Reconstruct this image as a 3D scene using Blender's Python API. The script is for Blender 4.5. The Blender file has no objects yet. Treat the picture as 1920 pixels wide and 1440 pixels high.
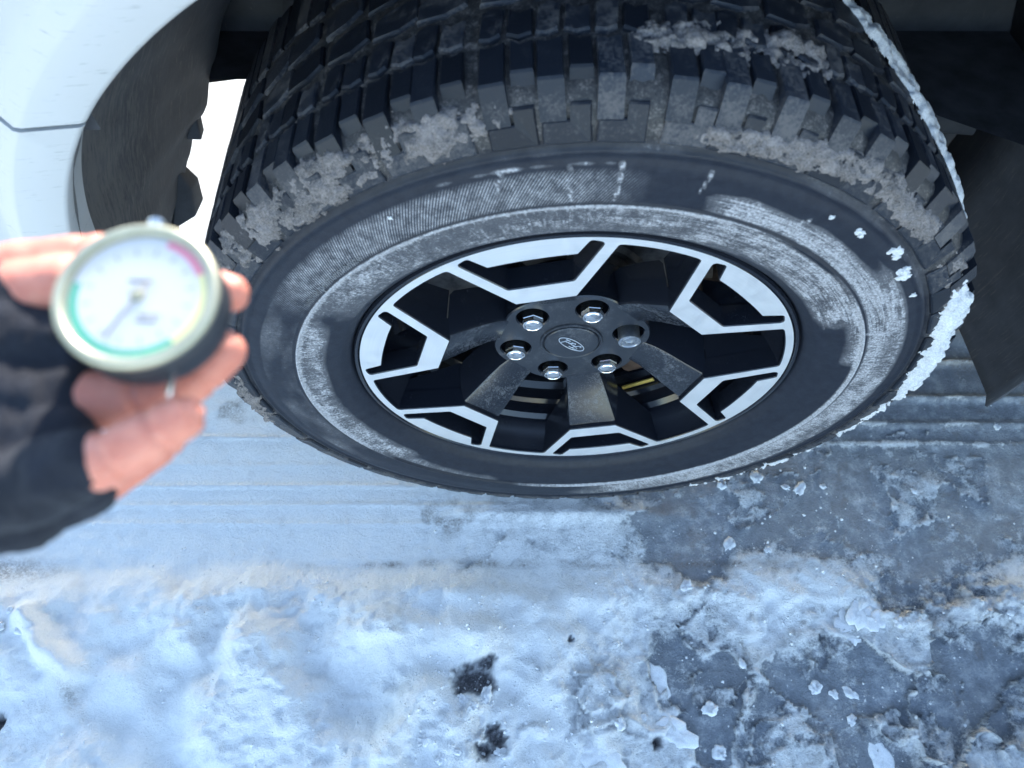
import bpy, bmesh, math, random
import numpy as np
from mathutils import Vector, Matrix
from mathutils.geometry import tessellate_polygon

R = math.radians
random.seed(5)
scene = bpy.context.scene
col = scene.collection

# ------------------------------------------------------------------ camera, sky, sun, exposure
HUB = Vector((0.0, 0.0, 0.40))                  # front left wheel, centre of the machined face
cam_d = bpy.data.cameras.new('camera')
cam = bpy.data.objects.new('camera', cam_d)
col.objects.link(cam)
cam.location = (-0.07, -0.421, 1.150)
cam.rotation_euler = (R(28.5), 0, 0)
cam_d.sensor_width = 36.0
cam_d.lens = 36.0 * 1400 / 1920
cam_d.clip_start = 0.02
cam_d.clip_end = 300
cam_d.dof.use_dof = True
cam_d.dof.focus_distance = 0.86
cam_d.dof.aperture_fstop = 6.6
scene.camera = cam

SUN_EL = 18.5
world = bpy.data.worlds.new('World')
scene.world = world
world.use_nodes = True
wn = world.node_tree
sky = wn.nodes.new('ShaderNodeTexSky')
sky.sky_type = 'NISHITA'
sky.sun_disc = False
sky.sun_elevation = R(SUN_EL)
sky.sun_rotation = R(8)
sky.air_density = 1.0
sky.dust_density = 0.4
sky.ozone_density = 0.6
bg = wn.nodes['Background']
bg.inputs['Strength'].default_value = 0.13
wn.links.new(sky.outputs[0], bg.inputs['Color'])

sun_d = bpy.data.lights.new('sun', 'SUN')
sun_d.energy = 2.3
sun_d.angle = R(0.5)
sun_d.color = (1.0, 0.95, 0.88)
sun = bpy.data.objects.new('sun', sun_d)
col.objects.link(sun)
sun.rotation_euler = (-R(90 - SUN_EL), 0, -R(8))
sun.location = (0, 6, 4)

scene.view_settings.view_transform = 'Standard'
scene.view_settings.look = 'None'
scene.view_settings.gamma = 1.0
scene.view_settings.exposure = 2.55
scene.cycles.use_denoising = True
scene.cycles.max_bounces = 7
scene.render.film_transparent = False

# ------------------------------------------------------------------ helpers
def tag(o, label=None, cat=None, group=None, kind=None):
    if label: o['label'] = label
    if cat: o['category'] = cat
    if group: o['group'] = group
    if kind: o['kind'] = kind
    return o

def empty(name, loc=(0, 0, 0)):
    o = bpy.data.objects.new(name, None)
    o.empty_display_size = 0.05
    o.location = loc
    col.objects.link(o)
    return o

def link(name, me, parent=None, loc=None, smooth=True):
    o = bpy.data.objects.new(name, me)
    col.objects.link(o)
    if parent is not None:
        o.parent = parent
    if loc is not None:
        o.location = loc
    return o

def mesh(name, verts, faces, mats, smooth=True, fmat=None):
    me = bpy.data.meshes.new(name)
    me.from_pydata([tuple(v) for v in verts], [], faces)
    for m in (mats if isinstance(mats, (list, tuple)) else [mats]):
        me.materials.append(m)
    if fmat is not None:
        me.polygons.foreach_set('material_index', fmat)
    if smooth is True:
        me.polygons.foreach_set('use_smooth', [True] * len(me.polygons))
    me.update()
    return me

def fixn(me, angle=None):
    bm = bmesh.new(); bm.from_mesh(me)
    bmesh.ops.recalc_face_normals(bm, faces=bm.faces)
    if angle:
        for e in bm.edges:
            e.smooth = not (len(e.link_faces) == 2 and e.calc_face_angle(0) > R(angle))
    bm.to_mesh(me); bm.free()
    return me

def grid(nu, nv, wrap_u=False):
    f = []
    for i in range(nu if wrap_u else nu - 1):
        a = i * nv; b = ((i + 1) % nu) * nv
        for j in range(nv - 1):
            f.append((a + j, b + j, b + j + 1, a + j + 1))
    return f

def hash01(ix, iy, seed):
    h = (ix.astype(np.int64) * 374761393 + iy.astype(np.int64) * 668265263 + seed * 1442695041) & 0xffffffff
    h = ((h ^ (h >> 13)) * 1274126177) & 0xffffffff
    return ((h ^ (h >> 16)) & 0xffffff) / float(0xffffff)

def vnoise(x, y, seed=0):
    x = np.asarray(x, float); y = np.asarray(y, float)
    ix = np.floor(x); iy = np.floor(y)
    fx = x - ix; fy = y - iy
    fx = fx * fx * fx * (fx * (fx * 6 - 15) + 10); fy = fy * fy * fy * (fy * (fy * 6 - 15) + 10)
    a = hash01(ix, iy, seed); b = hash01(ix + 1, iy, seed)
    c = hash01(ix, iy + 1, seed); d = hash01(ix + 1, iy + 1, seed)
    return (a + (b - a) * fx) * (1 - fy) + (c + (d - c) * fx) * fy

def fbm(x, y, seed=0, octv=4, gain=0.5):
    s = 0.0; a = 1.0; t = 0.0
    for k in range(octv):
        s = s + a * vnoise(x * 2.0 ** k + 17.3 * k, y * 2.0 ** k - 9.1 * k, seed + k * 31)
        t += a; a *= gain
    return s / t * 2 - 1

def sst(a, b, x):
    t = np.clip((x - a) / (b - a), 0, 1)
    return t * t * (3 - 2 * t)

# ------------------------------------------------------------------ materials
class NT:
    def __init__(self, name):
        self.m = bpy.data.materials.new(name)
        self.m.use_nodes = True
        self.t = self.m.node_tree
        self.b = self.t.nodes['Principled BSDF']
    def n(self, kind, **kw):
        nd = self.t.nodes.new('ShaderNode' + kind)
        for k, v in kw.items():
            if hasattr(nd, k) and not k[0].isupper():
                setattr(nd, k, v)
            else:
                nd.inputs[k.replace('_', ' ')].default_value = v
        return nd
    def l(self, a, b):
        self.t.links.new(a, b)
    def noise(self, scale, detail=4, rough=0.55, vec=None, coord='Object', dist=0.0):
        nd = self.n('TexNoise')
        nd.inputs['Scale'].default_value = scale
        nd.inputs['Detail'].default_value = detail
        nd.inputs['Roughness'].default_value = rough
        nd.inputs['Distortion'].default_value = dist
        if vec is None:
            vec = self.n('TexCoord').outputs[coord]
        self.l(vec, nd.inputs['Vector'])
        return nd.outputs['Fac']
    def ramp(self, fac, stops):
        r = self.n('ValToRGB')
        el = r.color_ramp.elements
        while len(el) < len(stops): el.new(0.5)
        for e, (p, c) in zip(el, stops):
            e.position = p
            e.color = (c, c, c, 1) if isinstance(c, (int, float)) else (*c, 1)
        self.l(fac, r.inputs['Fac'])
        return r.outputs['Color']
    def mix(self, fac, a, b, mode='MIX'):
        m = self.n('Mix', data_type='RGBA', blend_type=mode)
        for sock, v in ((m.inputs[0], fac), (m.inputs[6], a), (m.inputs[7], b)):
            if isinstance(v, (int, float)): sock.default_value = v
            elif isinstance(v, tuple): sock.default_value = (*v, 1)
            else: self.l(v, sock)
        return m.outputs[2]
    def math(self, op, a, b=None, c=None):
        m = self.n('Math', operation=op)
        for i, v in enumerate((a, b, c)):
            if v is None: continue
            if isinstance(v, (int, float)): m.inputs[i].default_value = v
            else: self.l(v, m.inputs[i])
        return m.outputs[0]
    def attr(self, name):
        a = self.n('Attribute'); a.attribute_name = name
        return a.outputs['Fac']
    def bump(self, h, strength=0.5, dist=0.002, normal=None):
        b = self.n('Bump')
        b.inputs['Strength'].default_value = strength
        b.inputs['Distance'].default_value = dist
        self.l(h, b.inputs['Height'])
        if normal is not None: self.l(normal, b.inputs['Normal'])
        return b.outputs['Normal']
    def out(self, color=None, rough=None, metal=None, normal=None, spec=None):
        for k, v in (('Base Color', color), ('Roughness', rough), ('Metallic', metal), ('Normal', normal), ('Specular IOR Level', spec)):
            if v is None: continue
            s = self.b.inputs[k]
            if isinstance(v, (int, float)): s.default_value = v
            elif isinstance(v, tuple): s.default_value = (*v, 1)
            else: self.l(v, s)
        return self.m

def plain(name, c, rough=0.5, metal=0.0, spec=0.5, nscale=60, namp=0.15, bump=0.0):
    t = NT(name)
    f = t.noise(nscale, 5, 0.6)
    lo = tuple(x * (1 - namp) for x in c); hi = tuple(min(1, x * (1 + namp)) for x in c)
    cc = t.ramp(f, [(0.3, lo), (0.7, hi)])
    nm = t.bump(f, bump, 0.001) if bump else None
    return t.out(cc, rough, metal, nm, spec)

def mat_machined():
    t = NT('machined aluminium')
    co = t.n('TexCoord').outputs['Object']
    sx = t.n('SeparateXYZ'); t.l(co, sx.inputs[0])
    r = t.math('SQRT', t.math('ADD', t.math('MULTIPLY', sx.outputs[0], sx.outputs[0]), t.math('MULTIPLY', sx.outputs[2], sx.outputs[2])))
    a = t.math('ARCTAN2', sx.outputs[2], sx.outputs[0])
    cv = t.n('CombineXYZ'); t.l(t.math('MULTIPLY', a, 3.0), cv.inputs[0]); t.l(t.math('MULTIPLY', r, 2600.0), cv.inputs[1])
    g = t.noise(1.0, 2, 0.5, cv.outputs[0])
    salt = t.noise(55, 8, 0.75)
    fine = t.noise(900, 3, 0.7)
    film = t.ramp(t.math('ADD', t.math('MULTIPLY', salt, 0.7), t.math('MULTIPLY', fine, 0.3)), [(0.38, 0.15), (0.70, 0.75)])
    c = t.mix(film, t.ramp(g, [(0.3, (0.66, 0.67, 0.68)), (0.7, (0.78, 0.79, 0.80))]), (0.70, 0.71, 0.73))
    ro = t.ramp(film, [(0.0, 0.36), (1.0, 0.62)])
    me = t.ramp(film, [(0.0, 0.85), (1.0, 0.45)])
    return t.out(c, ro, me, t.bump(g, 0.08, 0.0004))

def mat_blackpaint(name, dust=0.5, rough=0.22, base=(0.012, 0.013, 0.016)):
    t = NT(name)
    big = t.noise(28, 6, 0.7)
    fine = t.noise(700, 3, 0.75)
    mid = t.noise(160, 5, 0.7)
    s = t.math('ADD', t.math('MULTIPLY', big, 0.34), t.math('ADD', t.math('MULTIPLY', fine, 0.42), t.math('MULTIPLY', mid, 0.24)))
    f = t.ramp(s, [(0.60 - 0.18 * dust, 0.0), (0.74 - 0.1 * dust, min(1.0, 0.25 + 0.5 * dust))])
    c = t.mix(f, base, (0.36, 0.37, 0.39))
    ro = t.ramp(f, [(0.0, rough), (0.6, 0.75)])
    return t.out(c, ro, 0.0, t.bump(fine, 0.1, 0.0003))

def mat_rubber():
    t = NT('tyre rubber with road salt')
    co = t.n('TexCoord').outputs['Object']
    sx = t.n('SeparateXYZ'); t.l(co, sx.inputs[0])
    r = t.math('SQRT', t.math('ADD', t.math('MULTIPLY', sx.outputs[0], sx.outputs[0]), t.math('MULTIPLY', sx.outputs[2], sx.outputs[2])))
    a = t.math('ARCTAN2', sx.outputs[2], sx.outputs[0])
    dust = t.attr('dust'); hatch = t.attr('hatch'); streak = t.attr('streak')
    cv = t.n('CombineXYZ'); t.l(t.math('MULTIPLY', a, 110.0), cv.inputs[0]); t.l(t.math('MULTIPLY', r, 60.0), cv.inputs[1])
    rad = t.noise(1.0, 5, 0.7, cv.outputs[0], dist=0.4)             # scuffs that run outwards
    cv2 = t.n('CombineXYZ'); t.l(t.math('MULTIPLY', a, 6.0), cv2.inputs[0]); t.l(t.math('MULTIPLY', r, 420.0), cv2.inputs[1])
    circ = t.noise(1.0, 5, 0.7, cv2.outputs[0], dist=0.8)           # scuffs that run round
    fine = t.noise(420, 5, 0.8)
    mid = t.noise(95, 7, 0.72)
    dirn = t.math('ADD', t.math('MULTIPLY', rad, t.math('SUBTRACT', 1.0, streak)), t.math('MULTIPLY', circ, streak))
    n = t.math('ADD', t.math('MULTIPLY', dirn, 0.42), t.math('ADD', t.math('MULTIPLY', mid, 0.30), t.math('MULTIPLY', fine, 0.28)))
    # salt sits where noise is under the local amount
    thr = t.math('SUBTRACT', t.math('ADD', n, t.math('MULTIPLY', dust, 0.50)), 0.80)
    f = t.n('MapRange'); f.inputs['From Min'].default_value = -0.03; f.inputs['From Max'].default_value = 0.10
    t.l(thr, f.inputs['Value'])
    soft = t.math('MULTIPLY', t.math('MINIMUM', t.math('MAXIMUM', t.math('SUBTRACT', dust, 0.38), 0.0), 0.15), t.ramp(mid, [(0.3, 0.75), (0.7, 1.7)]))
    film = t.math('MAXIMUM', t.math('MULTIPLY', f.outputs[0], 0.80), soft)
    # moulded hatch lines: salt in the valleys
    w = t.math('SINE', t.math('ADD', t.math('MULTIPLY', a, 760.0), t.math('MULTIPLY', r, 1500.0)))
    ridge = t.math('MULTIPLY', t.math('ADD', t.math('MULTIPLY', w, 0.5), 0.5), hatch)
    film2 = t.math('MULTIPLY', ridge, t.ramp(mid, [(0.40, 0.25), (0.60, 0.85)]))
    f_all = t.math('MAXIMUM', film, film2)
    base = t.ramp(mid, [(0.3, (0.008, 0.010, 0.017)), (0.7, (0.018, 0.022, 0.032))])
    salt = t.ramp(fine, [(0.3, (0.20, 0.20, 0.215)), (0.5, (0.36, 0.36, 0.38)), (0.7, (0.62, 0.63, 0.66))])
    c = t.mix(f_all, base, salt)
    mud = t.attr('mud')
    grain = t.noise(650, 3, 0.8)
    mc = t.ramp(t.math('ADD', t.math('MULTIPLY', grain, 0.55), t.math('MULTIPLY', mid, 0.45)), [(0.38, (0.014, 0.015, 0.018)), (0.52, (0.042, 0.041, 0.042)), (0.66, (0.19, 0.172, 0.165))])
    c = t.mix(mud, c, mc)
    nm = t.bump(t.math('ADD', t.math('MULTIPLY', ridge, -0.5), t.math('ADD', t.math('MULTIPLY', f.outputs[0], 0.3), t.math('MULTIPLY', fine, 0.35))), 0.55, 0.0012)
    return t.out(c, t.ramp(f_all, [(0, 0.48), (0.7, 0.88)]), 0.0, nm, 0.24)

def mat_block():
    t = NT('tread rubber')
    oi = t.n('ObjectInfo')
    big = t.noise(40, 7, 0.75)
    fine = t.noise(380, 5, 0.8)
    s = t.math('ADD', t.math('ADD', t.math('MULTIPLY', big, 0.50), t.math('MULTIPLY', fine, 0.42)), t.math('MULTIPLY', oi.outputs['Random'], 0.13))
    f = t.ramp(s, [(0.54, 0.0), (0.66, 0.75)])
    base = t.mix(oi.outputs['Random'], (0.006, 0.008, 0.013), (0.016, 0.021, 0.032))
    c = t.mix(f, base, (0.115, 0.108, 0.106))
    return t.out(c, t.ramp(f, [(0, 0.42), (0.7, 0.9)]), 0.0, t.bump(fine, 0.4, 0.0008), 0.28)

def mat_crust(name, a, b, seed=0):
    t = NT(name)
    fine = t.noise(620, 4, 0.8)
    big = t.noise(40, 6, 0.7)
    s = t.math('ADD', t.math('MULTIPLY', fine, 0.62), t.math('MULTIPLY', big, 0.38))
    c = t.ramp(s, [(0.38, a), (0.66, b)])
    return t.out(c, 0.85, 0.0, t.bump(s, 0.45, 0.002), 0.25)

def mat_ground():
    t = NT('packed snow and ice')
    snow = t.attr('snow'); dirt_shade = t.attr('dirt_shade'); hole = t.attr('hole')
    fine = t.noise(260, 6, 0.75)
    mid = t.noise(42, 7, 0.7)
    big = t.noise(9, 5, 0.6)
    vor = t.n('TexVoronoi', feature='DISTANCE_TO_EDGE'); vor.inputs['Scale'].default_value = 26
    mp = t.n('Mix', data_type='VECTOR')
    co = t.n('TexCoord').outputs['Object']
    t.l(co, vor.inputs['Vector'])
    ice = t.ramp(t.math('ADD', t.math('MULTIPLY', mid, 0.75), t.math('MULTIPLY', fine, 0.25)), [(0.33, (0.14, 0.16, 0.19)), (0.5, (0.27, 0.30, 0.345)), (0.64, (0.54, 0.565, 0.60))])
    ice = t.mix(t.ramp(big, [(0.42, 0.0), (0.62, 0.5)]), ice, (0.225, 0.235, 0.255))
    grit = t.noise(900, 2, 0.6)
    sn = t.ramp(t.math('ADD', t.math('MULTIPLY', fine, 0.5), t.math('MULTIPLY', grit, 0.5)), [(0.34, (0.78, 0.80, 0.81)), (0.5, (0.89, 0.905, 0.91)), (0.66, (0.95, 0.955, 0.955))])
    # fine granular mixing of snow over ice
    s = t.math('ADD', snow, t.math('ADD', t.math('MULTIPLY', t.math('SUBTRACT', fine, 0.5), 0.5), t.math('MULTIPLY', t.math('SUBTRACT', mid, 0.5), 0.9)))
    cov = t.ramp(s, [(0.36, 0.0), (0.50, 0.62), (0.74, 1.0)])
    c = t.mix(cov, ice, sn)
    dm = t.math('MULTIPLY', dirt_shade, t.ramp(t.math('ADD', t.math('MULTIPLY', fine, 0.6), t.math('MULTIPLY', mid, 0.4)), [(0.40, 0.0), (0.58, 1.0)]))
    c = t.mix(dm, c, (0.13, 0.105, 0.092))
    c = t.mix(hole, c, t.ramp(fine, [(0.36, (0.016, 0.015, 0.022)), (0.50, (0.06, 0.057, 0.07)), (0.64, (0.30, 0.30, 0.33))]))
    ro = t.ramp(cov, [(0.0, 0.36), (0.6, 0.78)])
    h = t.math('ADD', t.math('MULTIPLY', t.math('ADD', fine, t.math('MULTIPLY', grit, 0.4)), 0.6), t.math('ADD', t.math('MULTIPLY', mid, 0.65), t.math('MULTIPLY', cov, 0.25)))
    return t.out(c, ro, 0.0, t.bump(h, 0.9, 0.008), 0.3)

def mat_paint():
    t = NT('white body paint')
    co = t.n('TexCoord').outputs['Object']
    mp = t.n('Mapping'); mp.inputs['Scale'].default_value = (45, 45, 700); t.l(co, mp.inputs['Vector'])
    st = t.noise(1.0, 3, 0.6, mp.outputs[0], dist=0.3)
    sp = t.noise(60, 5, 0.7)
    f = t.ramp(t.math('ADD', t.math('MULTIPLY', st, 0.75), t.math('MULTIPLY', sp, 0.25)), [(0.60, 0.0), (0.68, 0.8)])
    c = t.mix(f, (0.43, 0.435, 0.435), (0.22, 0.22, 0.22))
    c = t.mix(t.ramp(t.noise(7, 4, 0.6), [(0.4, 0.0), (0.75, 0.35)]), c, (0.41, 0.415, 0.42))
    t.b.inputs['Coat Weight'].default_value = 0.25
    t.b.inputs['Coat Roughness'].default_value = 0.2
    return t.out(c, 0.5, 0.0)

def mat_liner():
    t = NT('black plastic liner with mud film')
    co = t.n('TexCoord').outputs['Object']
    mp = t.n('Mapping'); mp.inputs['Scale'].default_value = (60, 260, 26); mp.inputs['Rotation'].default_value = (0.35, 0.2, 0); t.l(co, mp.inputs['Vector'])
    st = t.noise(1.0, 5, 0.75, mp.outputs[0], dist=0.5)
    mud = t.attr('mud')
    thr = t.ramp(t.math('ADD', st, t.math('MULTIPLY', mud, 0.28)), [(0.62, 0.0), (0.80, 0.85)])
    c = t.mix(thr, t.ramp(t.noise(30, 5, 0.6), [(0.3, (0.036, 0.040, 0.050)), (0.7, (0.060, 0.065, 0.077))]), (0.12, 0.115, 0.11))
    return t.out(c, 0.62, 0.0, t.bump(st, 0.3, 0.001), 0.35)

M_MACH = mat_machined()
M_BLACK = mat_blackpaint('gloss black wheel paint', 0.05, 0.18, (0.010, 0.012, 0.018))
M_SPOKE = mat_blackpaint('dusty black spoke paint', 0.46, 0.26, (0.012, 0.015, 0.022))
M_CAP = mat_blackpaint('centre cap plastic', 0.4, 0.3, (0.016, 0.019, 0.026))
M_RUB = mat_rubber()
M_BLK = mat_block()
M_CHROME = plain('chrome', (0.72, 0.72, 0.72), 0.16, 1.0, 0.5, 200, 0.12)
M_DULLCH = plain('dull lock nut steel', (0.40, 0.42, 0.45), 0.3, 0.9, 0.5, 200, 0.2)
M_FLANKREFL = plain('chrome flanks with painted reflection', (0.10, 0.105, 0.11), 0.2, 0.9, 0.5, 300, 0.3)  # chrome sides coloured dark to paint in the black wheel they mirror
M_EMB = plain('emblem print', (0.46, 0.50, 0.56), 0.4, 0.3)
M_GND = mat_ground()
M_PAINT = mat_paint()
M_LINER = mat_liner()
M_DARK = plain('dark underbody', (0.055, 0.058, 0.068), 0.75, 0.0, 0.3, 25, 0.4, 0.3)
M_IRON = plain('rusty cast iron', (0.085, 0.055, 0.042), 0.7, 0.3, 0.4, 60, 0.5, 0.4)
M_DISC = plain('brake disc steel', (0.16, 0.15, 0.145), 0.4, 0.9, 0.5, 90, 0.4)
M_GLINT = plain('painted sun glint', (0.55, 0.40, 0.10), 0.45, 0.2)  # yellow colour that paints a glint of sun behind the spokes
M_DIRTSNOW = mat_crust('dirty packed snow', (0.05, 0.047, 0.047), (0.27, 0.245, 0.24))
M_TYRESNOW = mat_crust('snow stuck to rubber', (0.34, 0.35, 0.37), (0.72, 0.735, 0.75))
M_SNOW = mat_crust('clean packed snow', (0.62, 0.63, 0.64), (0.88, 0.89, 0.90))
M_GLASS = plain('dark glass', (0.02, 0.024, 0.028), 0.06)

# ------------------------------------------------------------------ ground: one sheet, dense where the wheel stands
SNOW_PTS = [(-0.582,0.141,1.00),(-0.652,-0.030,1.00),(-0.811,-0.149,1.00),(-0.669,-0.227,1.00),(-0.519,-0.189,1.00),(-0.349,-0.264,1.00),(-0.558,-0.369,1.00),(-0.262,-0.369,1.00),(-0.706,-0.369,1.00),(-0.905,-0.227,1.00),(-0.964,-0.065,1.00),(-0.396,0.121,1.00),(-0.598,0.225,0.80),(-0.570,0.337,0.90),(-0.472,0.024,1.00),(-0.293,-0.021,1.00),(-0.118,-0.189,1.00),(0.043,-0.173,1.00),(-0.039,-0.264,1.00),(0.078,-0.249,1.00),(-0.163,-0.065,0.85),(-0.036,-0.030,0.70),(0.073,-0.065,0.66),(0.113,-0.099,0.60),(0.030,-0.104,0.65),(-0.285,-0.116,0.85),(-0.120,-0.112,0.75),(0.166,-0.065,0.20),(0.187,-0.030,0.20),(0.264,-0.030,0.18),(0.393,-0.021,0.20),(0.470,-0.065,0.30),(0.608,-0.021,0.35),(0.680,-0.065,0.30),(0.708,0.024,0.20),(0.589,0.072,0.25),(0.405,0.043,0.20),(0.692,0.121,0.22),(0.622,0.203,0.10),(0.785,0.280,0.10),(0.795,0.162,0.15),(0.228,0.034,0.20),(0.138,0.001,0.25),(0.213,-0.099,0.28),(0.337,-0.104,0.30),(0.460,-0.108,0.35),(0.582,-0.116,0.25),(0.288,-0.153,0.95),(0.366,-0.173,1.00),(0.452,-0.145,0.90),(0.319,-0.212,0.90),(0.381,-0.219,0.80),(0.165,-0.165,0.90),(0.212,-0.173,0.60),(0.224,-0.212,0.30),(0.181,-0.242,0.25),(0.232,-0.264,0.30),(0.160,-0.293,0.25),(0.075,-0.307,0.35),(0.053,-0.286,0.40),(0.305,-0.293,0.25),(0.261,-0.335,0.22),(0.382,-0.293,0.35),(0.426,-0.264,0.30),(0.403,-0.227,0.35),(0.529,-0.165,0.45),(0.643,-0.108,0.30),(0.587,-0.189,0.55),(0.693,-0.133,0.80),(0.645,-0.181,0.75),(0.671,-0.227,0.40),(0.581,-0.264,0.15),(0.533,-0.300,0.15),(0.634,-0.293,0.30),(0.486,-0.335,0.40),(0.403,-0.369,0.30),(0.584,-0.382,0.50),(0.327,-0.382,0.40),(0.477,-0.212,0.45),(0.527,-0.249,0.65),(0.537,-0.196,0.50),(0.180,-0.382,0.50),(0.034,-0.369,0.75),(0.069,-0.389,0.70),(-0.077,-0.369,0.85),(-0.040,-0.321,0.95),(-0.001,-0.300,0.85),(0.109,-0.355,0.40),(0.882,0.024,0.30),(0.789,-0.227,0.40),(0.731,-0.382,0.50),(-0.65,0.7,1.0),(-0.3,0.8,1.0),(0.3,0.6,0.2),(0.7,0.6,0.2),(-0.9,0.5,1.0),(0.2,1.2,0.7)]
HOLES = [(-0.126, -0.276, 0.020), (-0.108, -0.255, 0.009), (-0.142, -0.290, 0.015), (-0.112, -0.290, 0.014), (-0.099, -0.352, 0.010), (-0.090, -0.366, 0.014), (-0.112, -0.378, 0.009), (0.134, -0.364, 0.007), (-0.790, -0.339, 0.012), (0.012, -0.232, 0.003)]

SOFT = [([(-0.481, -0.185), (-0.502, -0.219), (-0.51, -0.26), (-0.566, -0.295)], -0.016, .032), ([(-0.641, -0.142), (-0.569, -0.177), (-0.532, -0.223)], .007, .040),
        ([(-0.481, -0.185), (-0.442, -0.23), (-0.418, -0.281), (-0.381, -0.33)], .008, .032), ([(-0.779, -0.193), (-0.739, -0.245), (-0.7, -0.274)], .014, .018),
        ([(-0.483, -0.26), (-0.464, -0.323), (-0.446, -0.383)], .007, .045), ([(-0.387, -0.177), (-0.344, -0.267), (-0.294, -0.316)], -0.012, .035), ([(-0.273, -0.215), (-0.194, -0.23), (-0.117, -0.223)], .012, .03),
        ([(-0.63, -0.33), (-0.56, -0.37), (-0.50, -0.45)], -0.016, .04), ([(-0.20, -0.30), (-0.23, -0.36), (-0.22, -0.42)], .013, .025)]
def ground_fields(x, y):
    """height, snow cover, dirt and hole masks at world points"""
    wx = x + 0.030 * fbm(x * 9, y * 9, 3, 4); wy = y + 0.030 * fbm(x * 9, y * 9, 8, 4)
    num = np.zeros_like(x); den = np.full_like(x, 1e-9)
    for (px, py, v) in SNOW_PTS:
        w = np.exp(-((wx - px) ** 2 + (wy - py) ** 2) / (2 * 0.036 ** 2)) + 1e-4 / (0.02 + (wx - px) ** 2 + (wy - py) ** 2) ** 2 * 1e-3
        num += w * v; den += w
    s = num / den
    far = sst(1.0, 2.2, np.hypot(x, y))
    s = s * (1 - far) + far * 0.9
    s = s + 0.22 * fbm(x * 16, y * 16, 21, 5, 0.6) * (1 - sst(0.8, 1.0, s)) + 0.07 * fbm(x * 60, y * 60, 5, 3)
    s = np.clip(s, 0, 1.1)
    icy = (1 - sst(0.55, 0.85, s)) * (1 - far)
    for cs, amp_, sd in ((0.115, 0.20, 5), (0.045, 0.10, 9)):
        qx = (x + 0.35 * cs * fbm(x / cs * 1.6, y / cs * 1.6, 601 + sd, 3)) / cs; qy = (y + 0.35 * cs * fbm(x / cs * 1.6, y / cs * 1.6, 611 + sd, 3)) / cs * 1.25
        bx, by = np.floor(qx), np.floor(qy)
        f1 = np.full_like(x, 9.0); f2 = np.full_like(x, 9.0); cid = np.zeros_like(x)
        for ox in (-1, 0, 1):
            for oy in (-1, 0, 1):
                cx_, cy_ = bx + ox, by + oy
                d_ = np.hypot(cx_ + hash01(cx_, cy_, 31 + sd) - qx, cy_ + hash01(cx_, cy_, 37 + sd) - qy)
                hid = hash01(cx_, cy_, 41 + sd)
                nearer = d_ < f1
                f2 = np.where(nearer, f1, np.minimum(f2, d_)); cid = np.where(nearer, hid, cid); f1 = np.where(nearer, d_, f1)
        rim = np.exp(-((f2 - f1) * cs / 0.005) ** 2)
        s = s + icy * amp_ * ((cid - 0.5) * 1.6 + 0.9 * rim * (cid > 0.55))
        plate_h = 0 if cs < 0.1 else 0.004 * (cid - 0.4) * icy
    s = np.clip(s, 0, 1.1)
    edge = -0.122 + 0.010 * fbm(x * 7, y * 0 + 2.0, 11, 3)
    out = sst(-0.012, 0.055, edge - y)                          # beyond the wheel track
    snowy = sst(0.35, 0.9, s)
    h = 0.0 * x + plate_h
    h += 0.009 * np.exp(-((y + 0.034) / 0.013) ** 2) * (1 - sst(0.10, 0.24, np.abs(x)))
    lump = 0.030 * fbm(x * 5.0, y * 5.0, 41, 3) + 0.014 * fbm(x * 15, y * 15, 43, 3)
    for pl, a_, w_ in SOFT:
        d2 = np.full_like(x, 1e9)
        for (ax_, ay_), (bx_, by_) in zip(pl[:-1], pl[1:]):
            dx_, dy_ = bx_ - ax_, by_ - ay_
            q_ = np.clip(((x - ax_) * dx_ + (y - ay_) * dy_) / (dx_ * dx_ + dy_ * dy_), 0, 1)
            d2 = np.minimum(d2, (x + 0.2 * (wx - x) - ax_ - q_ * dx_) ** 2 + (y + 0.2 * (wy - y) - ay_ - q_ * dy_) ** 2)
        lump = lump + 1.8 * a_ * np.exp(-d2 / (w_ * w_))
    h += out * snowy * (0.018 + lump)
    rough_ = 0.25 + 0.75 * sst(-0.25, 0.25, fbm(x * 6.5, y * 6.5, 621, 3))
    h += snowy * (0.35 + 0.65 * out) * rough_ * (0.0038 * (1 - 2 * np.abs(fbm(x * 34, y * 34, 623, 3))) + 0.0026 * fbm(x * 120, y * 120, 625, 2))
    h += (1 - out) * snowy * 0.003
    h += 0.0035 * fbm(x * 28, y * 28, 51, 4) * (0.35 + 0.65 * out)
    h += (1 - snowy) * out * 0.004 * fbm(x * 14, y * 14, 61, 4)
    # broken plates of crust: sharp little steps where snow thins out to ice
    h += 0.006 * sst(0.42, 0.50, s) * (0.3 + 0.7 * out)
    # longitudinal marks the tyre left in the track
    left = 1 - sst(-0.10, 0.05, x)
    right = sst(0.36, 0.50, x)
    for yy, a in ((0.013, .003), (-0.019, .0028), (-0.050, .0022), (0.050, .0015), (0.10, .0025)):
        yl = yy + 0.002 * fbm(x * 6, y * 0 + yy * 90, 71, 2)
        h += left * a * np.exp(-((y - yl) / 0.0035) ** 2) * (1 - far)
    for yy, a in ((0.175, .010), (0.128, .006), (0.245, .012), (0.09, .003)):
        yl = yy + 0.003 * fbm(x * 8, y * 0 + yy * 90, 73, 3)
        h += right * a * np.exp(-((y - yl) / 0.006) ** 2) * (1 - far)
        s = s + right * 0.34 * np.exp(-((y - yl) / 0.005) ** 2) * (1 - far)
    h += right * 0.012 * sst(0.24, 0.34, y) * (1 + fbm(x * 14, y * 14, 75, 3))
    fld = np.zeros_like(x)
    for (px, py, r) in HOLES:
        fld = fld + 1.25 * np.exp(-((x + 0.35 * (wx - x) - px) ** 2 + (y + 0.35 * (wy - y) - py) ** 2) / (1.1 * r * r))
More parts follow.
